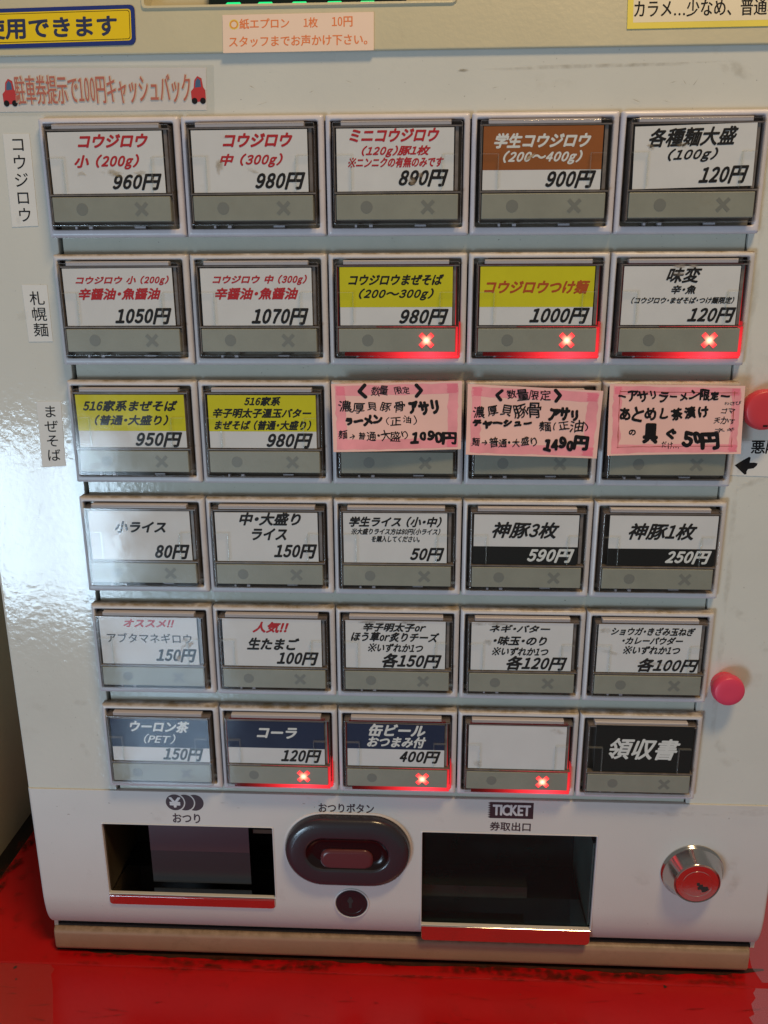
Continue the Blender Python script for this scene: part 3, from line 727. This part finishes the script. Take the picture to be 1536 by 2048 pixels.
for y0_, y1_, d0_ in ((5.70, 5.80, 0.28), (6.40, 6.52, 0.20)): mb = MB(); mb.box(2.72, 3.67, y0_, y1_, d0_, d0_ + .2, 'tray_dark'); mb.build('ticket_guide', t2)
mb = MB(); mb.box(4.195, 4.2105, 5.80, 6.66, 0.05, 0.83, 'tray_side'); mb.build('tray_side_plate', t2)
mb = MB(); mb.box(2.716, 4.212, 5.694, 6.66, 0.040, 0.050, 'tray_cover'); mb.build('tray_cover', t2)
# change button: oval surround, dark dish, button
def stad(x0, x1, y0, y1, d, n=14): return rr(x0, x1, y0, y1, (y1 - y0) / 2 - 0.0005, d, n)
X0, X1, Y0, Y1 = 1.522, 2.610, 5.535, 6.218
def S(k, d): return stad(X0 + k, X1 - k, Y0 + k, Y1 - k, d)
mb = MB(); mb.loft([S(-0.02, 0.001), S(-0.02, -0.006), S(-0.008, -0.012), S(0.004, -0.006)], 'white_rim'); cb = mb.build('change_button', mc, smooth=50); cb['label'] = 'oval dark change return button'
mb = MB(); mb.loft([S(0, 0.0), S(0.0, -0.045), S(0.012, -0.075), S(0.035, -0.092), S(0.07, -0.098), S(0.165, -0.096), S(0.178, -0.092), S(0.186, -0.084)], 'oval_plastic'); mb.build('button_surround', cb, smooth=60)
mb = MB(); mb.loft([S(0.184, -0.086), S(0.198, -0.070), S(0.222, -0.056), S(0.25, -0.050)], 'oval_inner', False, True); mb.build('button_dish', cb, smooth=60)
b0 = lambda k, d: rr(1.832 + k, 2.292 - k, 5.848 + k, 6.046 - k, 0.085 - k * .6, d, 8)
mb = MB(); mb.loft([b0(0, -0.04), b0(0.0, -0.058), b0(0.006, -0.068), b0(0.022, -0.076), b0(0.028, -0.0765)], 'oval_button', False, True); mb.build('push_button', cb, smooth=60)
# small black lock
mb = MB(); c = (2.092, 6.456)
mb.loft([circ(*c, 0.158, 0.005), circ(*c, 0.158, -0.006), circ(*c, 0.150, -0.010), circ(*c, 0.143, -0.004), circ(*c, 0.143, 0.004)], 'white_rim'); sl = mb.build('small_lock', mc, smooth=40)
mb = MB(); mb.loft([circ(*c, 0.142, 0.01), circ(*c, 0.142, -0.004), circ(*c, 0.136, -0.010), circ(*c, 0.105, -0.0102), circ(*c, 0.100, -0.006)], 'black_lock', False, True); mb.build('lock_face', sl, smooth=40)
mb = MB(); mb.box(2.068, 2.092, 6.385, 6.50, -0.0085, -0.0065, 'cabinet_dark'); mb.loft([circ(2.08, 6.425, 0.026, -0.0066, 20), circ(2.08, 6.425, 0.026, -0.0088, 20)], 'cabinet_dark', False, True); mb.build('keyhole', sl)
# chrome cylinder lock on the right
c = (5.042, 6.020)
mb = MB(); mb.loft([circ(*c, 0.268, 0.002), circ(*c, 0.268, -0.010), circ(*c, 0.262, -0.018), circ(*c, 0.248, -0.030), circ(*c, 0.196, -0.150), circ(*c, 0.190, -0.156), circ(*c, 0.184, -0.154)], 'chrome_satin'); lk = mb.build('door_lock', mc, smooth=35); lk['label'] = 'chrome cylinder lock'
mb = MB(); mb.loft([circ(*c, 0.184, -0.10), circ(*c, 0.183, -0.150), circ(*c, 0.178, -0.155), circ(*c, 0.128, -0.155), circ(*c, 0.126, -0.1525), circ(*c, 0.123, -0.1525), circ(*c, 0.121, -0.155)], 'chrome', False, True); mb.build('lock_face', lk, smooth=25)
mb = MB(); kx, ky = c[0] + 0.045, c[1] + 0.035; kp = [(-.055, -.045), (-.03, -.052), (-.022, -.028), (0.0, -.034), (.006, -.008), (.045, -.012), (.06, .022), (.03, .045), (.0, .048), (-.012, .020), (-.035, .026), (-.045, .002), (-.028, -.012), (-.050, -.02)]
mb.poly([(kx + a * .95, ky + b * .95) for a, b in kp], -0.1565, -0.153, 'cabinet_dark'); mb.box(kx - 0.01, kx + 0.018, ky + 0.046, ky + 0.056, -0.158, -0.153, 'chrome'); mb.build('keyhole', lk)
# print on the lower panel
F0 = -0.0006
def printed(name, fn): mb = MB(); fn(mb); return mb.build(name, mc, fix=False)
for t, x0, y0, x1, y1, m_, w in (('おつり', 0.539, 5.568, 0.778, 5.660, 'print_maroon', 0.028), ('おつりボタン', 1.822, 5.428, 2.297, 5.516, 'print_maroon', 0.026), ('券取出口', 3.296, 5.572, 3.641, 5.657, 'print_maroon', 0.022)):
    printed('printed_lettering', lambda mb: write(mb, t, x0, y0, x1, y1, m_, F0, w, xw=1.0))
def coins(mb):
    r = 0.080; cy = 5.455
    for i, cx in enumerate((0.740, 0.655, 0.568)):
        if i: mb.add([(x, y, F0 - 0.0002 * (2 * i - 1)) for x, y, _ in circ(cx, cy, r + 0.011, 0, 40)], [tuple(range(40))], 'lower_plastic')
        mb.add([(x, y, F0 - 0.0002 * 2 * i) for x, y, _ in circ(cx, cy, r, 0, 40)], [tuple(range(40))], 'print_maroon')
    write(mb, '¥', 0.520, 5.408, 0.616, 5.502, 'white_rim', F0 - 0.0012, 0.035)
printed('coin_symbol', coins)
def tick(mb):
    x0, x1, y0, y1 = 3.272, 3.659, 5.374, 5.534; n = 7; pts = [(x1, y0), (x1, y1)]
    for i in range(n): pts += [(x0 + 0.022, y1 - (y1 - y0) * (i) / n), (x0, y1 - (y1 - y0) * (i + .5) / n)]
    pts.append((x0 + .022, y0)); mb.add([(x, y, F0) for x, y in pts], [tuple(range(len(pts)))], 'print_maroon')
    write(mb, 'TICKET', 3.318, 5.402, 3.632, 5.502, 'white_rim', F0 - 0.0004, 0.05)
printed('ticket_symbol', tick)
SHIFT[0] = 0.0
# plinth
mb = MB(); q = []
for (y, d) in ((7.17, 6.5), (7.17, 0.125), (7.155, 0.112), (7.13, 0.107), (6.995, 0.107), (6.965, 0.114), (6.945, 0.132), (6.94, 0.16), (6.94, 6.5)):
    e = 0.0; q.append([(-0.733, y, d + .03), (-0.730, y, d + .012), (-0.716, y, d), (5.672, y, d), (5.686, y, d + .012), (5.689, y, d + .03)])
v = [p for l in q for p in l]; mb.add(v, [(j * 6 + i, j * 6 + i + 1, (j + 1) * 6 + i + 1, (j + 1) * 6 + i) for j in range(len(q) - 1) for i in range(5)] + [tuple(j * 6 for j in range(len(q))), tuple(j * 6 + 5 for j in range(len(q)))], 'plinth_paint')
mb.build('plinth', mc, smooth=50)
mb = MB()
for x in (-0.45, 5.4):
    for d in (0.5, 6.0): mb.loft([circ(x, d, 0.15, 0, 20), circ(x, d, 0.15, 0, 20)], 'cabinet_dark')
foot = None
for x in (-0.45, 5.4):
    for d in (0.5, 6.0):
        if foot is None:
            mb = MB(); mb.v = []; lo = [(px, H - 0.002, pd) for px, pd, _ in circ(0, 0, 0.15, 0, 20)]; hi = [(a, 7.165, b_) for a, _, b_ in lo]
            mb.loft([lo, hi], 'cabinet_dark', True, True); foot = mb.build('foot', mc, loc=(0, 0, 0)); f = foot; base = foot.location.copy()
        else: f = foot.copy(); COL.objects.link(f)
        f.location = base + Vector((x * U, d * U, 0))
# ---- header above the crease, leaning back
TH = math.radians(10)
def HX(x, s, n=0.0):   # x, distance up the header, depth into it -> metres (relative to nothing)
    x = 2.69 + (x - 2.69) * 1.012; s *= 1.012
    return W(x, -0.397 - s * math.cos(TH) + n * math.sin(TH), 0.045 + s * math.sin(TH) + n * math.cos(TH))
def hbuild(mb, name, parent=None, smooth=False, fix=True):
    o = mb.build(name, None, smooth=smooth, xf=lambda a, b, c: HX(a, b, c), fix=fix)
    if parent: o.parent = parent; o.location = -ORG[parent.name]; 
    return o
OX0, OX1, OS = 0.800, 2.880, 0.283
mb = MB()
mb.v = []
ho = lambda k, n: [(-0.80 + k, 0.0 + k, n), (5.80 - k, 0.0 + k, n), (5.80 - k, 3.0, n), (-0.80 + k, 3.0, n)]
def hframe():
    out = rr(-0.80, 5.80, 0.0, 3.0, 0.01, 0.0, 4); o1 = rr(-0.80, 5.80, 0.0, 3.0, 0.01, 0.02, 4); o2 = rr(-0.792, 5.792, 0.008, 2.992, 0.01, -0.004, 4)
    i0 = rr(OX0 - .012, OX1 + .012, OS - .012, 1.3, 0.03, -0.004, 4); i1 = rr(OX0 - .004, OX1 + .004, OS - .004, 1.29, 0.026, -0.018, 4); i2 = rr(OX0 + .012, OX1 - .012, OS + .012, 1.28, 0.02, -0.014, 4); i3 = rr(OX0 + .016, OX1 - .016, OS + .016, 1.27, 0.02, 0.14, 4)
    return [o1, out, o2, i0, i1, i2, i3]
mb.loft(hframe(), 'header_paint'); hd = hbuild(mb, 'header_panel', mc, 40)
mb = MB(); mb.box(OX0, OX1, OS, 1.28, 0.14, 0.16, 'header_paint'); hbuild(mb, 'display_backing', mc)
mb = MB(); rbox(mb, 1.225, 2.555, OS - 0.0, 1.1, 0.07, 0.139, 0.006, 'screen_black', 1); sc_ = hbuild(mb, 'display_screen', mc)
for i, xc in enumerate((1.385, 1.60, 1.83, 2.065, 2.285)):
    mb = MB(); s0 = 0.318 - 0.0015 * i
    mb.poly([(xc - 0.045, s0 + .012), (xc - .033, s0), (xc + .055, s0), (xc + 0.065, s0 + .012), (xc + .055, s0 + .026), (xc - .03, s0 + .026)], 0.066, 0.0695, 'led_green')
    hbuild(mb, 'display_segment', mc)
# ---------------------------------------------------------------- notes and stickers (each a thing of its own)
def hnote(name, x0, x1, s0, s1, paper, fn, label, cat, n0=-0.011, rot=0.0, group=None, corner=0.004):
    mb = MB(); L = [rr(x0, x1, s0, s1, corner, -0.0045, 5), rr(x0, x1, s0, s1, corner, n0, 5)]
    mb.loft(L, paper, False, True)
    k = MB(); fn(k)
    for i, nm in enumerate(k.names):
        fs = [f for f, m_ in zip(k.f, k.m) if m_ == i]; mb.add(list(k.v), fs, nm)
    if rot:
        cx, cy = (x0 + x1) / 2, (s0 + s1) / 2; mb.v = [(cx + (x - cx) * math.cos(rot) - (y - cy) * math.sin(rot), cy + (x - cx) * math.sin(rot) + (y - cy) * math.cos(rot), d) for x, y, d in mb.v]
    o = hbuild(mb, name, None, fix=False); return tag(o, label, cat, group)
def htext(mb, t, x0, x1, s0, s1, m_, n, w, xw=1.0, off=0.0):
    k = MB(); write(k, t, x0, -s1, x1, -s0, m_, n, w, xw=xw, off=off); mb.add([(x, -y, d) for x, y, d in k.v], k.f, m_)
def yellow(mb):
    Q = lambda k, n: rr(-1.6 + k, 0.748 - k, 0.040 + k, 0.292 - k, 0.034 - k * .5, n, 5)
    mb.add(Q(0.026, -0.0115), [tuple(range(20))], 'sticker_yellow'); mb.add(Q(0.034, -0.0119), [tuple(range(20))], 'ink_k'); mb.add(Q(0.038, -0.0123), [tuple(range(20))], 'sticker_yellow')
    htext(mb, '使用できます', -0.290, 0.622, 0.098, 0.228, 'ink_navy', -0.0127, 0.032)
hnote('notice_sticker', -1.6, 0.748, 0.040, 0.292, 'sticker_blue', yellow, 'yellow sticker with blue rim and navy Japanese lettering, top left of the machine', 'sticker', rot=0.012, corner=0.034)
def apron(mb):
    mb.loft([rr(1.382, 1.446, 0.138, 0.202, 0.0315, -0.0114, 6), rr(1.396, 1.432, 0.152, 0.188, 0.0175, -0.0114, 6)], 'note_yellow')
    mb.loft([rr(1.388, 1.440, 0.144, 0.196, 0.0255, -0.0117, 6), rr(1.394, 1.434, 0.150, 0.190, 0.0195, -0.0117, 6)], 'ink_orange')
    htext(mb, '紙エプロン', 1.452, 1.782, 0.140, 0.204, 'ink_orange', -0.0114, 0.013, 1.9)
    htext(mb, '1枚', 1.880, 1.972, 0.141, 0.204, 'ink_orange', -0.0114, 0.013, 1.9); htext(mb, '10円', 2.068, 2.202, 0.142, 0.205, 'ink_orange', -0.0114, 0.013, 1.9)
    htext(mb, 'スタッフまでお声かけ下さい。', 1.380, 2.300, 0.027, 0.095, 'ink_orange', -0.0114, 0.012, 1.9)
hnote('apron_notice', 1.338, 2.344, -0.008, 0.231, 'note_pinkish', apron, 'small cream paper notice with orange Japanese lettering under the green display', 'notice', n0=-0.0110, rot=0.003)
def karame(mb):
    mb.box(4.030, 6.6, 0.142, 1.0, -0.0114, -0.0112, 'note_cream')
    htext(mb, 'カラメ…少なめ、普通、マシ', 4.036, 5.13, 0.172, 0.278, 'ink_k', -0.0118, 0.012, 1.8)
hnote('topping_notice', 3.993, 6.6, 0.104, 1.02, 'note_yellow', karame, 'paper notice with yellow border and black Japanese lettering at the upper right', 'notice', rot=0.004)
# laminated red car-park notice on the door
def flat(name, fn, label, cat, group=None): mb = MB(); fn(mb); o = mb.build(name, fix=False); return tag(o, label, cat, group)
def plate(mb, pts, thick, mname, d): mb.poly(pts, d - thick, d, mname)
DD = 0.0695
def carnote(mb):
    plate(mb, [(-1.0, -0.345), (1.245, -0.325), (1.232, -0.015), (-1.0, -0.03)], 0.004, 'film', DD)
    plate(mb, [(-0.96, -0.330), (1.192, -0.310), (1.180, -0.045), (-0.96, -0.052)], 0.002, 'note_lav', DD - 0.0005 + 0.0002)
    write(mb, '駐車券提示で100円キャッシュバック', -0.150, -0.276, 1.075, -0.093, 'ink_halo', DD - 0.0046, 0.06, xw=1.3)
    write(mb, '駐車券提示で100円キャッシュバック', -0.152, -0.276, 1.075, -0.093, 'ink_redbrown', DD - 0.0074, 0.009, xw=2.0)
    for cx in (-0.195, 1.128):
        b_ = [(-.048, 0), (-.050, -.055), (-.030, -.075), (-.022, -.125), (.0, -.15), (.028, -.135), (.036, -.08), (.050, -.06), (.050, 0), (.0, .012)]
        mb.add([(cx + x, -0.108 + y, DD - 0.0046) for x, y in b_], [tuple(range(len(b_)))], 'car_red')
        g_ = [(-.020, -.078), (-.014, -.118), (.002, -.138), (.020, -.122), (.022, -.082)]
        mb.add([(cx + x, -0.108 + y, DD - 0.0050) for x, y in g_], [tuple(range(5))], 'car_glass')
        for wx in (-.028, .03): mb.add([(x, y, DD - 0.0050) for x, y, _ in circ(cx + wx, -0.103, 0.020, 0, 14)], [tuple(range(14))], 'ink_k')
flat('parking_notice', carnote, 'laminated notice with red Japanese lettering between two small red cars', 'notice')
def vstrip(pts, tb, text, label, w):
    def fn(mb):
        plate(mb, pts, 0.003, 'note_white', DD)
        k = MB(); write(k, text, tb[0], tb[2], tb[1], tb[3], 'ink_k', DD - 0.0036, w, vertical=True)
        sl = (pts[3][0] - pts[0][0]) / (pts[3][1] - pts[0][1]); k.v = [(x + sl * (y - tb[2]), y, d) for x, y, d in k.v]; mb.add(k.v, k.f, 'ink_k')
    flat('label_strip', fn, label, 'label', 'white vertical label strips left of the buttons')
vstrip([(-0.278, 0.090), (-0.088, 0.092), (-0.097, 0.705), (-0.290, 0.712)], (-0.222, -0.128, 0.126, 0.675), 'コウジロウ', 'white vertical label strip reading コウジロウ beside the top row of buttons', 0.006)
vstrip([(-0.272, 1.115), (-0.083, 1.117), (-0.085, 1.526), (-0.268, 1.528)], (-0.224, -0.112, 1.163, 1.489), '札幌麺', 'white vertical label strip reading 札幌麺 beside the second row of buttons', 0.006)
vstrip([(-0.266, 1.977), (-0.077, 1.976), (-0.095, 2.484), (-0.281, 2.494)], (-0.219, -0.114, 2.011, 2.441), 'まぜそば', 'white vertical label strip reading まぜそば beside the third row of buttons', 0.006)
def wnote(mb):
    plate(mb, [(4.975, 2.252), (5.75, 2.262), (5.75, 2.545), (5.010, 2.520)], 0.003, 'note_white', DD)
    write(mb, '悪', 5.143, 2.257, 5.243, 2.352, 'ink_k', DD - 0.0036, 0.02, jitter=0.6); write(mb, '降', 5.250, 2.252, 5.36, 2.355, 'ink_k', DD - 0.0036, 0.02, jitter=0.6)
    a = [(5.035, 2.444), (5.085, 2.408), (5.135, 2.378), (5.147, 2.385), (5.143, 2.423), (5.175, 2.422), (5.203, 2.428), (5.198, 2.445), (5.178, 2.466), (5.136, 2.473), (5.128, 2.490), (5.130, 2.512), (5.115, 2.515), (5.075, 2.480)]
    mb.add([(x, y, DD - 0.0036) for x, y in a], [tuple(range(len(a)))], 'ink_k')
flat('arrow_note', wnote, 'white note with a black left-pointing arrow and handwriting at the right edge', 'note')
# pink handwritten cards over the third row
def pink(q, text, seed, label, frame_w, thin_frame=False, mirror=False):
    """q = corners tl, tr, br, bl on the card plane"""
    rn = random.Random(seed); z = -0.0985
    def uv(u, v): a = [q[0][i] * (1 - u) + q[1][i] * u for i in (0, 1)]; b_ = [q[3][i] * (1 - u) + q[2][i] * u for i in (0, 1)]; return a[0] * (1 - v) + b_[0] * v, a[1] * (1 - v) + b_[1] * v
    def bend(u, v): return z - 0.016 * math.sin(u * 3.1 + seed) * (0.2 + v) - 0.022 * v * v
    mb = MB(); n = 12
    for side in (0, 1):
        vs = [(*uv(i / n, j / 4), bend(i / n, j / 4) + side * 0.006) for j in range(5) for i in range(n + 1)]
        mb.add(vs, [(j * (n + 1) + i, j * (n + 1) + i + 1, (j + 1) * (n + 1) + i + 1, (j + 1) * (n + 1) + i) for j in range(4) for i in range(n)], 'pink_paper')
    def quad(u0, v0, u1, v1, m_, dz, wob=0.008):
        k = 14; long_u = abs(u1 - u0) > abs(v1 - v0); vs = []
        for i in range(k + 1):
            t = i / k
            for e in (0, 1):
                u = u0 + (u1 - u0) * (t if long_u else e) + (0 if long_u else rn.uniform(-wob, wob)); v_ = v0 + (v1 - v0) * (e if long_u else t) + (rn.uniform(-wob, wob) if long_u else 0)
                vs.append((*uv(u, v_), bend(u, v_) - dz))
        mb.add(vs, [(2 * i, 2 * i + 1, 2 * i + 3, 2 * i + 2) for i in range(k)], m_)
    a, b_ = frame_w
    quad(0.03, 0.03, 0.97, 0.03 + b_, 'pink_marker', 0.0006); quad(0.03, 0.97 - b_, 0.97, 0.97, 'pink_marker', 0.0006)
    quad(0.03, 0.04, 0.03 + a, 0.96, 'pink_marker', 0.0009); quad(0.97 - a, 0.04, 0.97, 0.96, 'pink_marker', 0.0009)
    quad(0.04, 0.04, 0.03 + a, 0.02 + b_, 'pink_marker_dark', 0.0012); quad(0.965 - a, 0.04, 0.965, 0.02 + b_, 'pink_marker_dark', 0.0012)
    quad(0.965 - a, 0.98 - b_, 0.965, 0.965, 'pink_marker_dark', 0.0012)
    if thin_frame:
        for l in ((0.08, 0.10, 0.95, 0.108), (0.07, 0.88, 0.94, 0.888), (0.075, 0.08, 0.079, 0.9), (0.925, 0.08, 0.929, 0.9)): quad(*l, 'ink_thin_red', 0.0014, 0.003)
    cx = (q[0][0] + q[1][0] + q[2][0] + q[3][0]) / 4; w_ = q[1][0] - q[0][0]; h_ = q[3][1] - q[0][1]
    k = MB()
    for (t, x0, y0, x1, y1, wt) in text:
        W_ = {0: 0.016, 2: 0.052, 3: 0.085, 4: 0.10}[wt]; of = 0.0
        write(k, t, x0 + .008, y0 + .008, x1 - .008, y1 - .008, 'ink_k', 0, W_, jitter=1.5 if len(t) > 1 else 0.6, off=of, rnd=rn)
    k.v = [(x, y, bend((x - q[0][0]) / w_, (y - q[0][1]) / h_) - 0.0018 + d) for x, y, d in k.v]; mb.add(k.v, k.f, 'ink_k')
    tag(mb.build('pink_card', fix=False), label, 'card', 'pink handwritten cards over the third row')
pink([(2.019, 1.818), (2.970, 1.795), (2.973, 2.296), (2.030, 2.316)], PINK_A, 1, 'pink handwritten card priced 1090円 in heavy marker, leftmost of three', (0.075, 0.15))
pink([(3.013, 1.816), (3.986, 1.865), (3.969, 2.361), (3.007, 2.329)], PINK_B, 2, 'pink handwritten card priced 1490円, tilted, middle of three', (0.075, 0.14))
pink([(4.029, 1.814), (4.985, 1.827), (5.001, 2.318), (4.040, 2.335)], PINK_C, 3, 'pink handwritten card priced 50円 with a thin ruled frame, rightmost of three', (0.06, 0.12), True)
# magnets
for (cx, cy, r, lab) in ((5.155, 2.005, 0.150, 'larger pink round magnet beside the pink cards at the right edge'), (5.143, 4.256, 0.128, 'smaller pink round magnet on the door above its shadow, lower right')):
    mb = MB(); mb.loft([circ(cx, cy, r * .80, 0.069), circ(cx, cy, r * .82, 0.02), circ(cx, cy, r * .97, -0.01), circ(cx, cy, r, -0.035), circ(cx, cy, r * .985, -0.055), circ(cx, cy, r * .94, -0.078), circ(cx, cy, r * .86, -0.088), circ(cx, cy, r * .6, -0.094), circ(cx, cy, r * .3, -0.096)], 'magnet_pink', False, True)
    if r > .14: mb.names = ['magnet_red']
    if r > .14: mb.box(cx - .01, cx + .022, cy + .105, cy + .117, -0.0955, -0.08, 'ink_k')
    tag(mb.build('magnet', smooth=60), lab, 'magnet', 'pink magnets on the right of the door')

# ---------------------------------------------------------------- wear: smudges and scuffs, plus some painted shade
rn = random.Random(21)
sp = [(3.9, -0.285, 0.85, 0.020, -0.01, 0.26, 0.0688), (4.75, -0.25, 0.12, 0.06, 0.3, 0.18, 0.0688), (2.95, -0.27, 0.05, 0.012, 0, 0.6, 0.0688)]
sp += [(rn.uniform(5.1, 5.7), rn.uniform(0.2, 5.2), rn.uniform(.04, .16), rn.uniform(.02, .07), rn.uniform(0, 3), rn.uniform(.06, .16), 0.0688) for _ in range(22)]
sp += [(rn.uniform(-0.7, 0.0), rn.uniform(0.0, 5.2), rn.uniform(.03, .10), rn.uniform(.01, .04), rn.uniform(0, 3), rn.uniform(.06, .15), 0.0688) for _ in range(10)]
sp += [(rn.uniform(1.3, 5.5), rn.uniform(-0.30, -0.03), rn.uniform(.02, .05), .0022, rn.uniform(-1, 1), rn.uniform(.5, 1.0), 0.0688) for _ in range(14)]
sp += [(5.02 + .01 * i, 0.1 + i * .55, .03, .28, 0, .14, 0.0688) for i in range(9)]  # brown column paints the cast shade beside the last button frames
grime_shade_marks('door_smudge', sp, (0.22, 0.17, 0.10), mc, 4)
sp = [(4.62, 6.12, .10, .05, .5, .16, -.0008), (5.40, 6.15, .08, .12, .2, .18, -.0008), (5.38, 5.95, .05, .07, .2, .15, -.0008), (5.5, 5.42, .25, .04, 0, .15, -.0008), (4.9, 5.45, .4, .03, 0, .2, -.0008), (0.4, 5.62, .1, .05, .5, .12, -.0008), (1.0, 5.45, .04, .02, 0, .25, -.0008)]
sp += [(rn.uniform(-.6, 5.6), rn.uniform(5.40, 5.65), rn.uniform(.006, .02), rn.uniform(.004, .01), 0, .7, -.0008) for _ in range(10)]
grime_shade_marks('panel_smudge', sp, (0.17, 0.12, 0.08), mc, 5)
hz = lambda a, b, c: (a, c, b)   # flat marks lying on the table
sp = [(rn.uniform(-1.5, 5.6), rn.uniform(-.65, .02), rn.uniform(.03, .25), rn.uniform(.004, .02), rn.uniform(-.2, .2), rn.uniform(.2, .55), H - .0130) for _ in range(40)]
sp = [s_ for s_ in sp if s_[1] < -.06]
sp += [(rn.uniform(-1.6, -.8), rn.uniform(.1, 1.6), rn.uniform(.03, .12), rn.uniform(.03, .1), rn.uniform(0, 3), rn.uniform(.2, .5), H - .004) for _ in range(12)]
sp += [(rn.uniform(-1.78, -1.68), rn.uniform(.2, 2.4), rn.uniform(.05, .1), rn.uniform(.05, .2), 0, .95, H - .004) for _ in range(12)]
sp += [(rn.uniform(-.7, 5.7), rn.uniform(-.02, .10), rn.uniform(.10, .45), rn.uniform(.02, .05), rn.uniform(-.05, .05), rn.uniform(.3, .65), H - .0042) for _ in range(50)]  # soft spots paint contact shade and dirt along the plinth foot
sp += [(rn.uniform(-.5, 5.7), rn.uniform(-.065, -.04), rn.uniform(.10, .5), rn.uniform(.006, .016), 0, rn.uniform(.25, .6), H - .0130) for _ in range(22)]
grime_shade_marks('table_smudge', sp, (0.085, 0.020, 0.012), None, 6, plane=hz)
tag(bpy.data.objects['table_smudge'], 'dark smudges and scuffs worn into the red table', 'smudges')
def card_marks(r, k, spots, tint, seed):
    b = [o for o in mc.children if o.name.startswith('selection_button') and (o.location + ORG[mc.name] - W(k, r * P, 0)).length < 1e-4][0]
    grime_shade_marks('stain', [(x + k, y + r * P, rx, ry, an, am, -0.0486 - .00001 * i) for i, (x, y, rx, ry, an, am) in enumerate(spots)], tint, None, seed)
    o = [q for q in bpy.data.objects if q.name.startswith('stain') and q.parent is None][0]; wl = o.location.copy(); o.parent = b; o.location = wl - ORG[b.name]
card_marks(0, 0, [(.52, .365, .10, .03, .2, .8), (.30, .37, .04, .02, 0, .5), (.72, .37, .05, .02, 0, .5)], (.42, .33, .20), 1)
card_marks(0, 1, [(.27, .33, .03, .06, 0, .5), (.50, .36, .05, .02, .3, .6), (.32, .14, .03, .02, 0, .4)], (.42, .33, .22), 2)
card_marks(0, 2, [(.60, .44, .04, .03, .5, 1.2), (.66, .40, .02, .02, 0, .9)], (.30, .22, .15), 3)
card_marks(0, 3, [(.40, .29, .05, .015, -.5, 1.2)], (.45, .33, .22), 4)
card_marks(0, 4, [(.20, .235, .03, .02, .3, 1.0), (.41, .225, .05, .02, 0, .7)], (.35, .27, .18), 5)
card_marks(1, 4, [(.50, .10, .10, .02, 0, .9), (.46, .15, .06, .02, 0, .5)], (.45, .38, .33), 6)
card_marks(4, 2, [(.30, .10, .16, .02, 0, .8), (.28, .155, .12, .015, 0, .7), (.60, .095, .12, .025, 0, .7)], (.36, .33, .31), 7)
card_marks(4, 3, [(.25, .10, .2, .02, 0, .6), (.22, .26, .05, .03, 0, .5)], (.36, .33, .28), 8)
card_marks(4, 4, [(.14, .14, .06, .03, 0, .4), (.2, .33, .1, .02, .2, .3), (.55, .42, .2, .015, .1, .4)], (.42, .36, .28), 9)
card_marks(4, 0, [(.80, .33, .13, .025, -.6, 1.3), (.72, .44, .03, .04, 0, .8), (.78, .28, .04, .03, 0, .6)], (.46, .34, .22), 10)
card_marks(5, 3, [(.16, .45, .06, .04, .4, .4), (.8, .14, .08, .03, .2, .3)], (.45, .38, .30), 11)
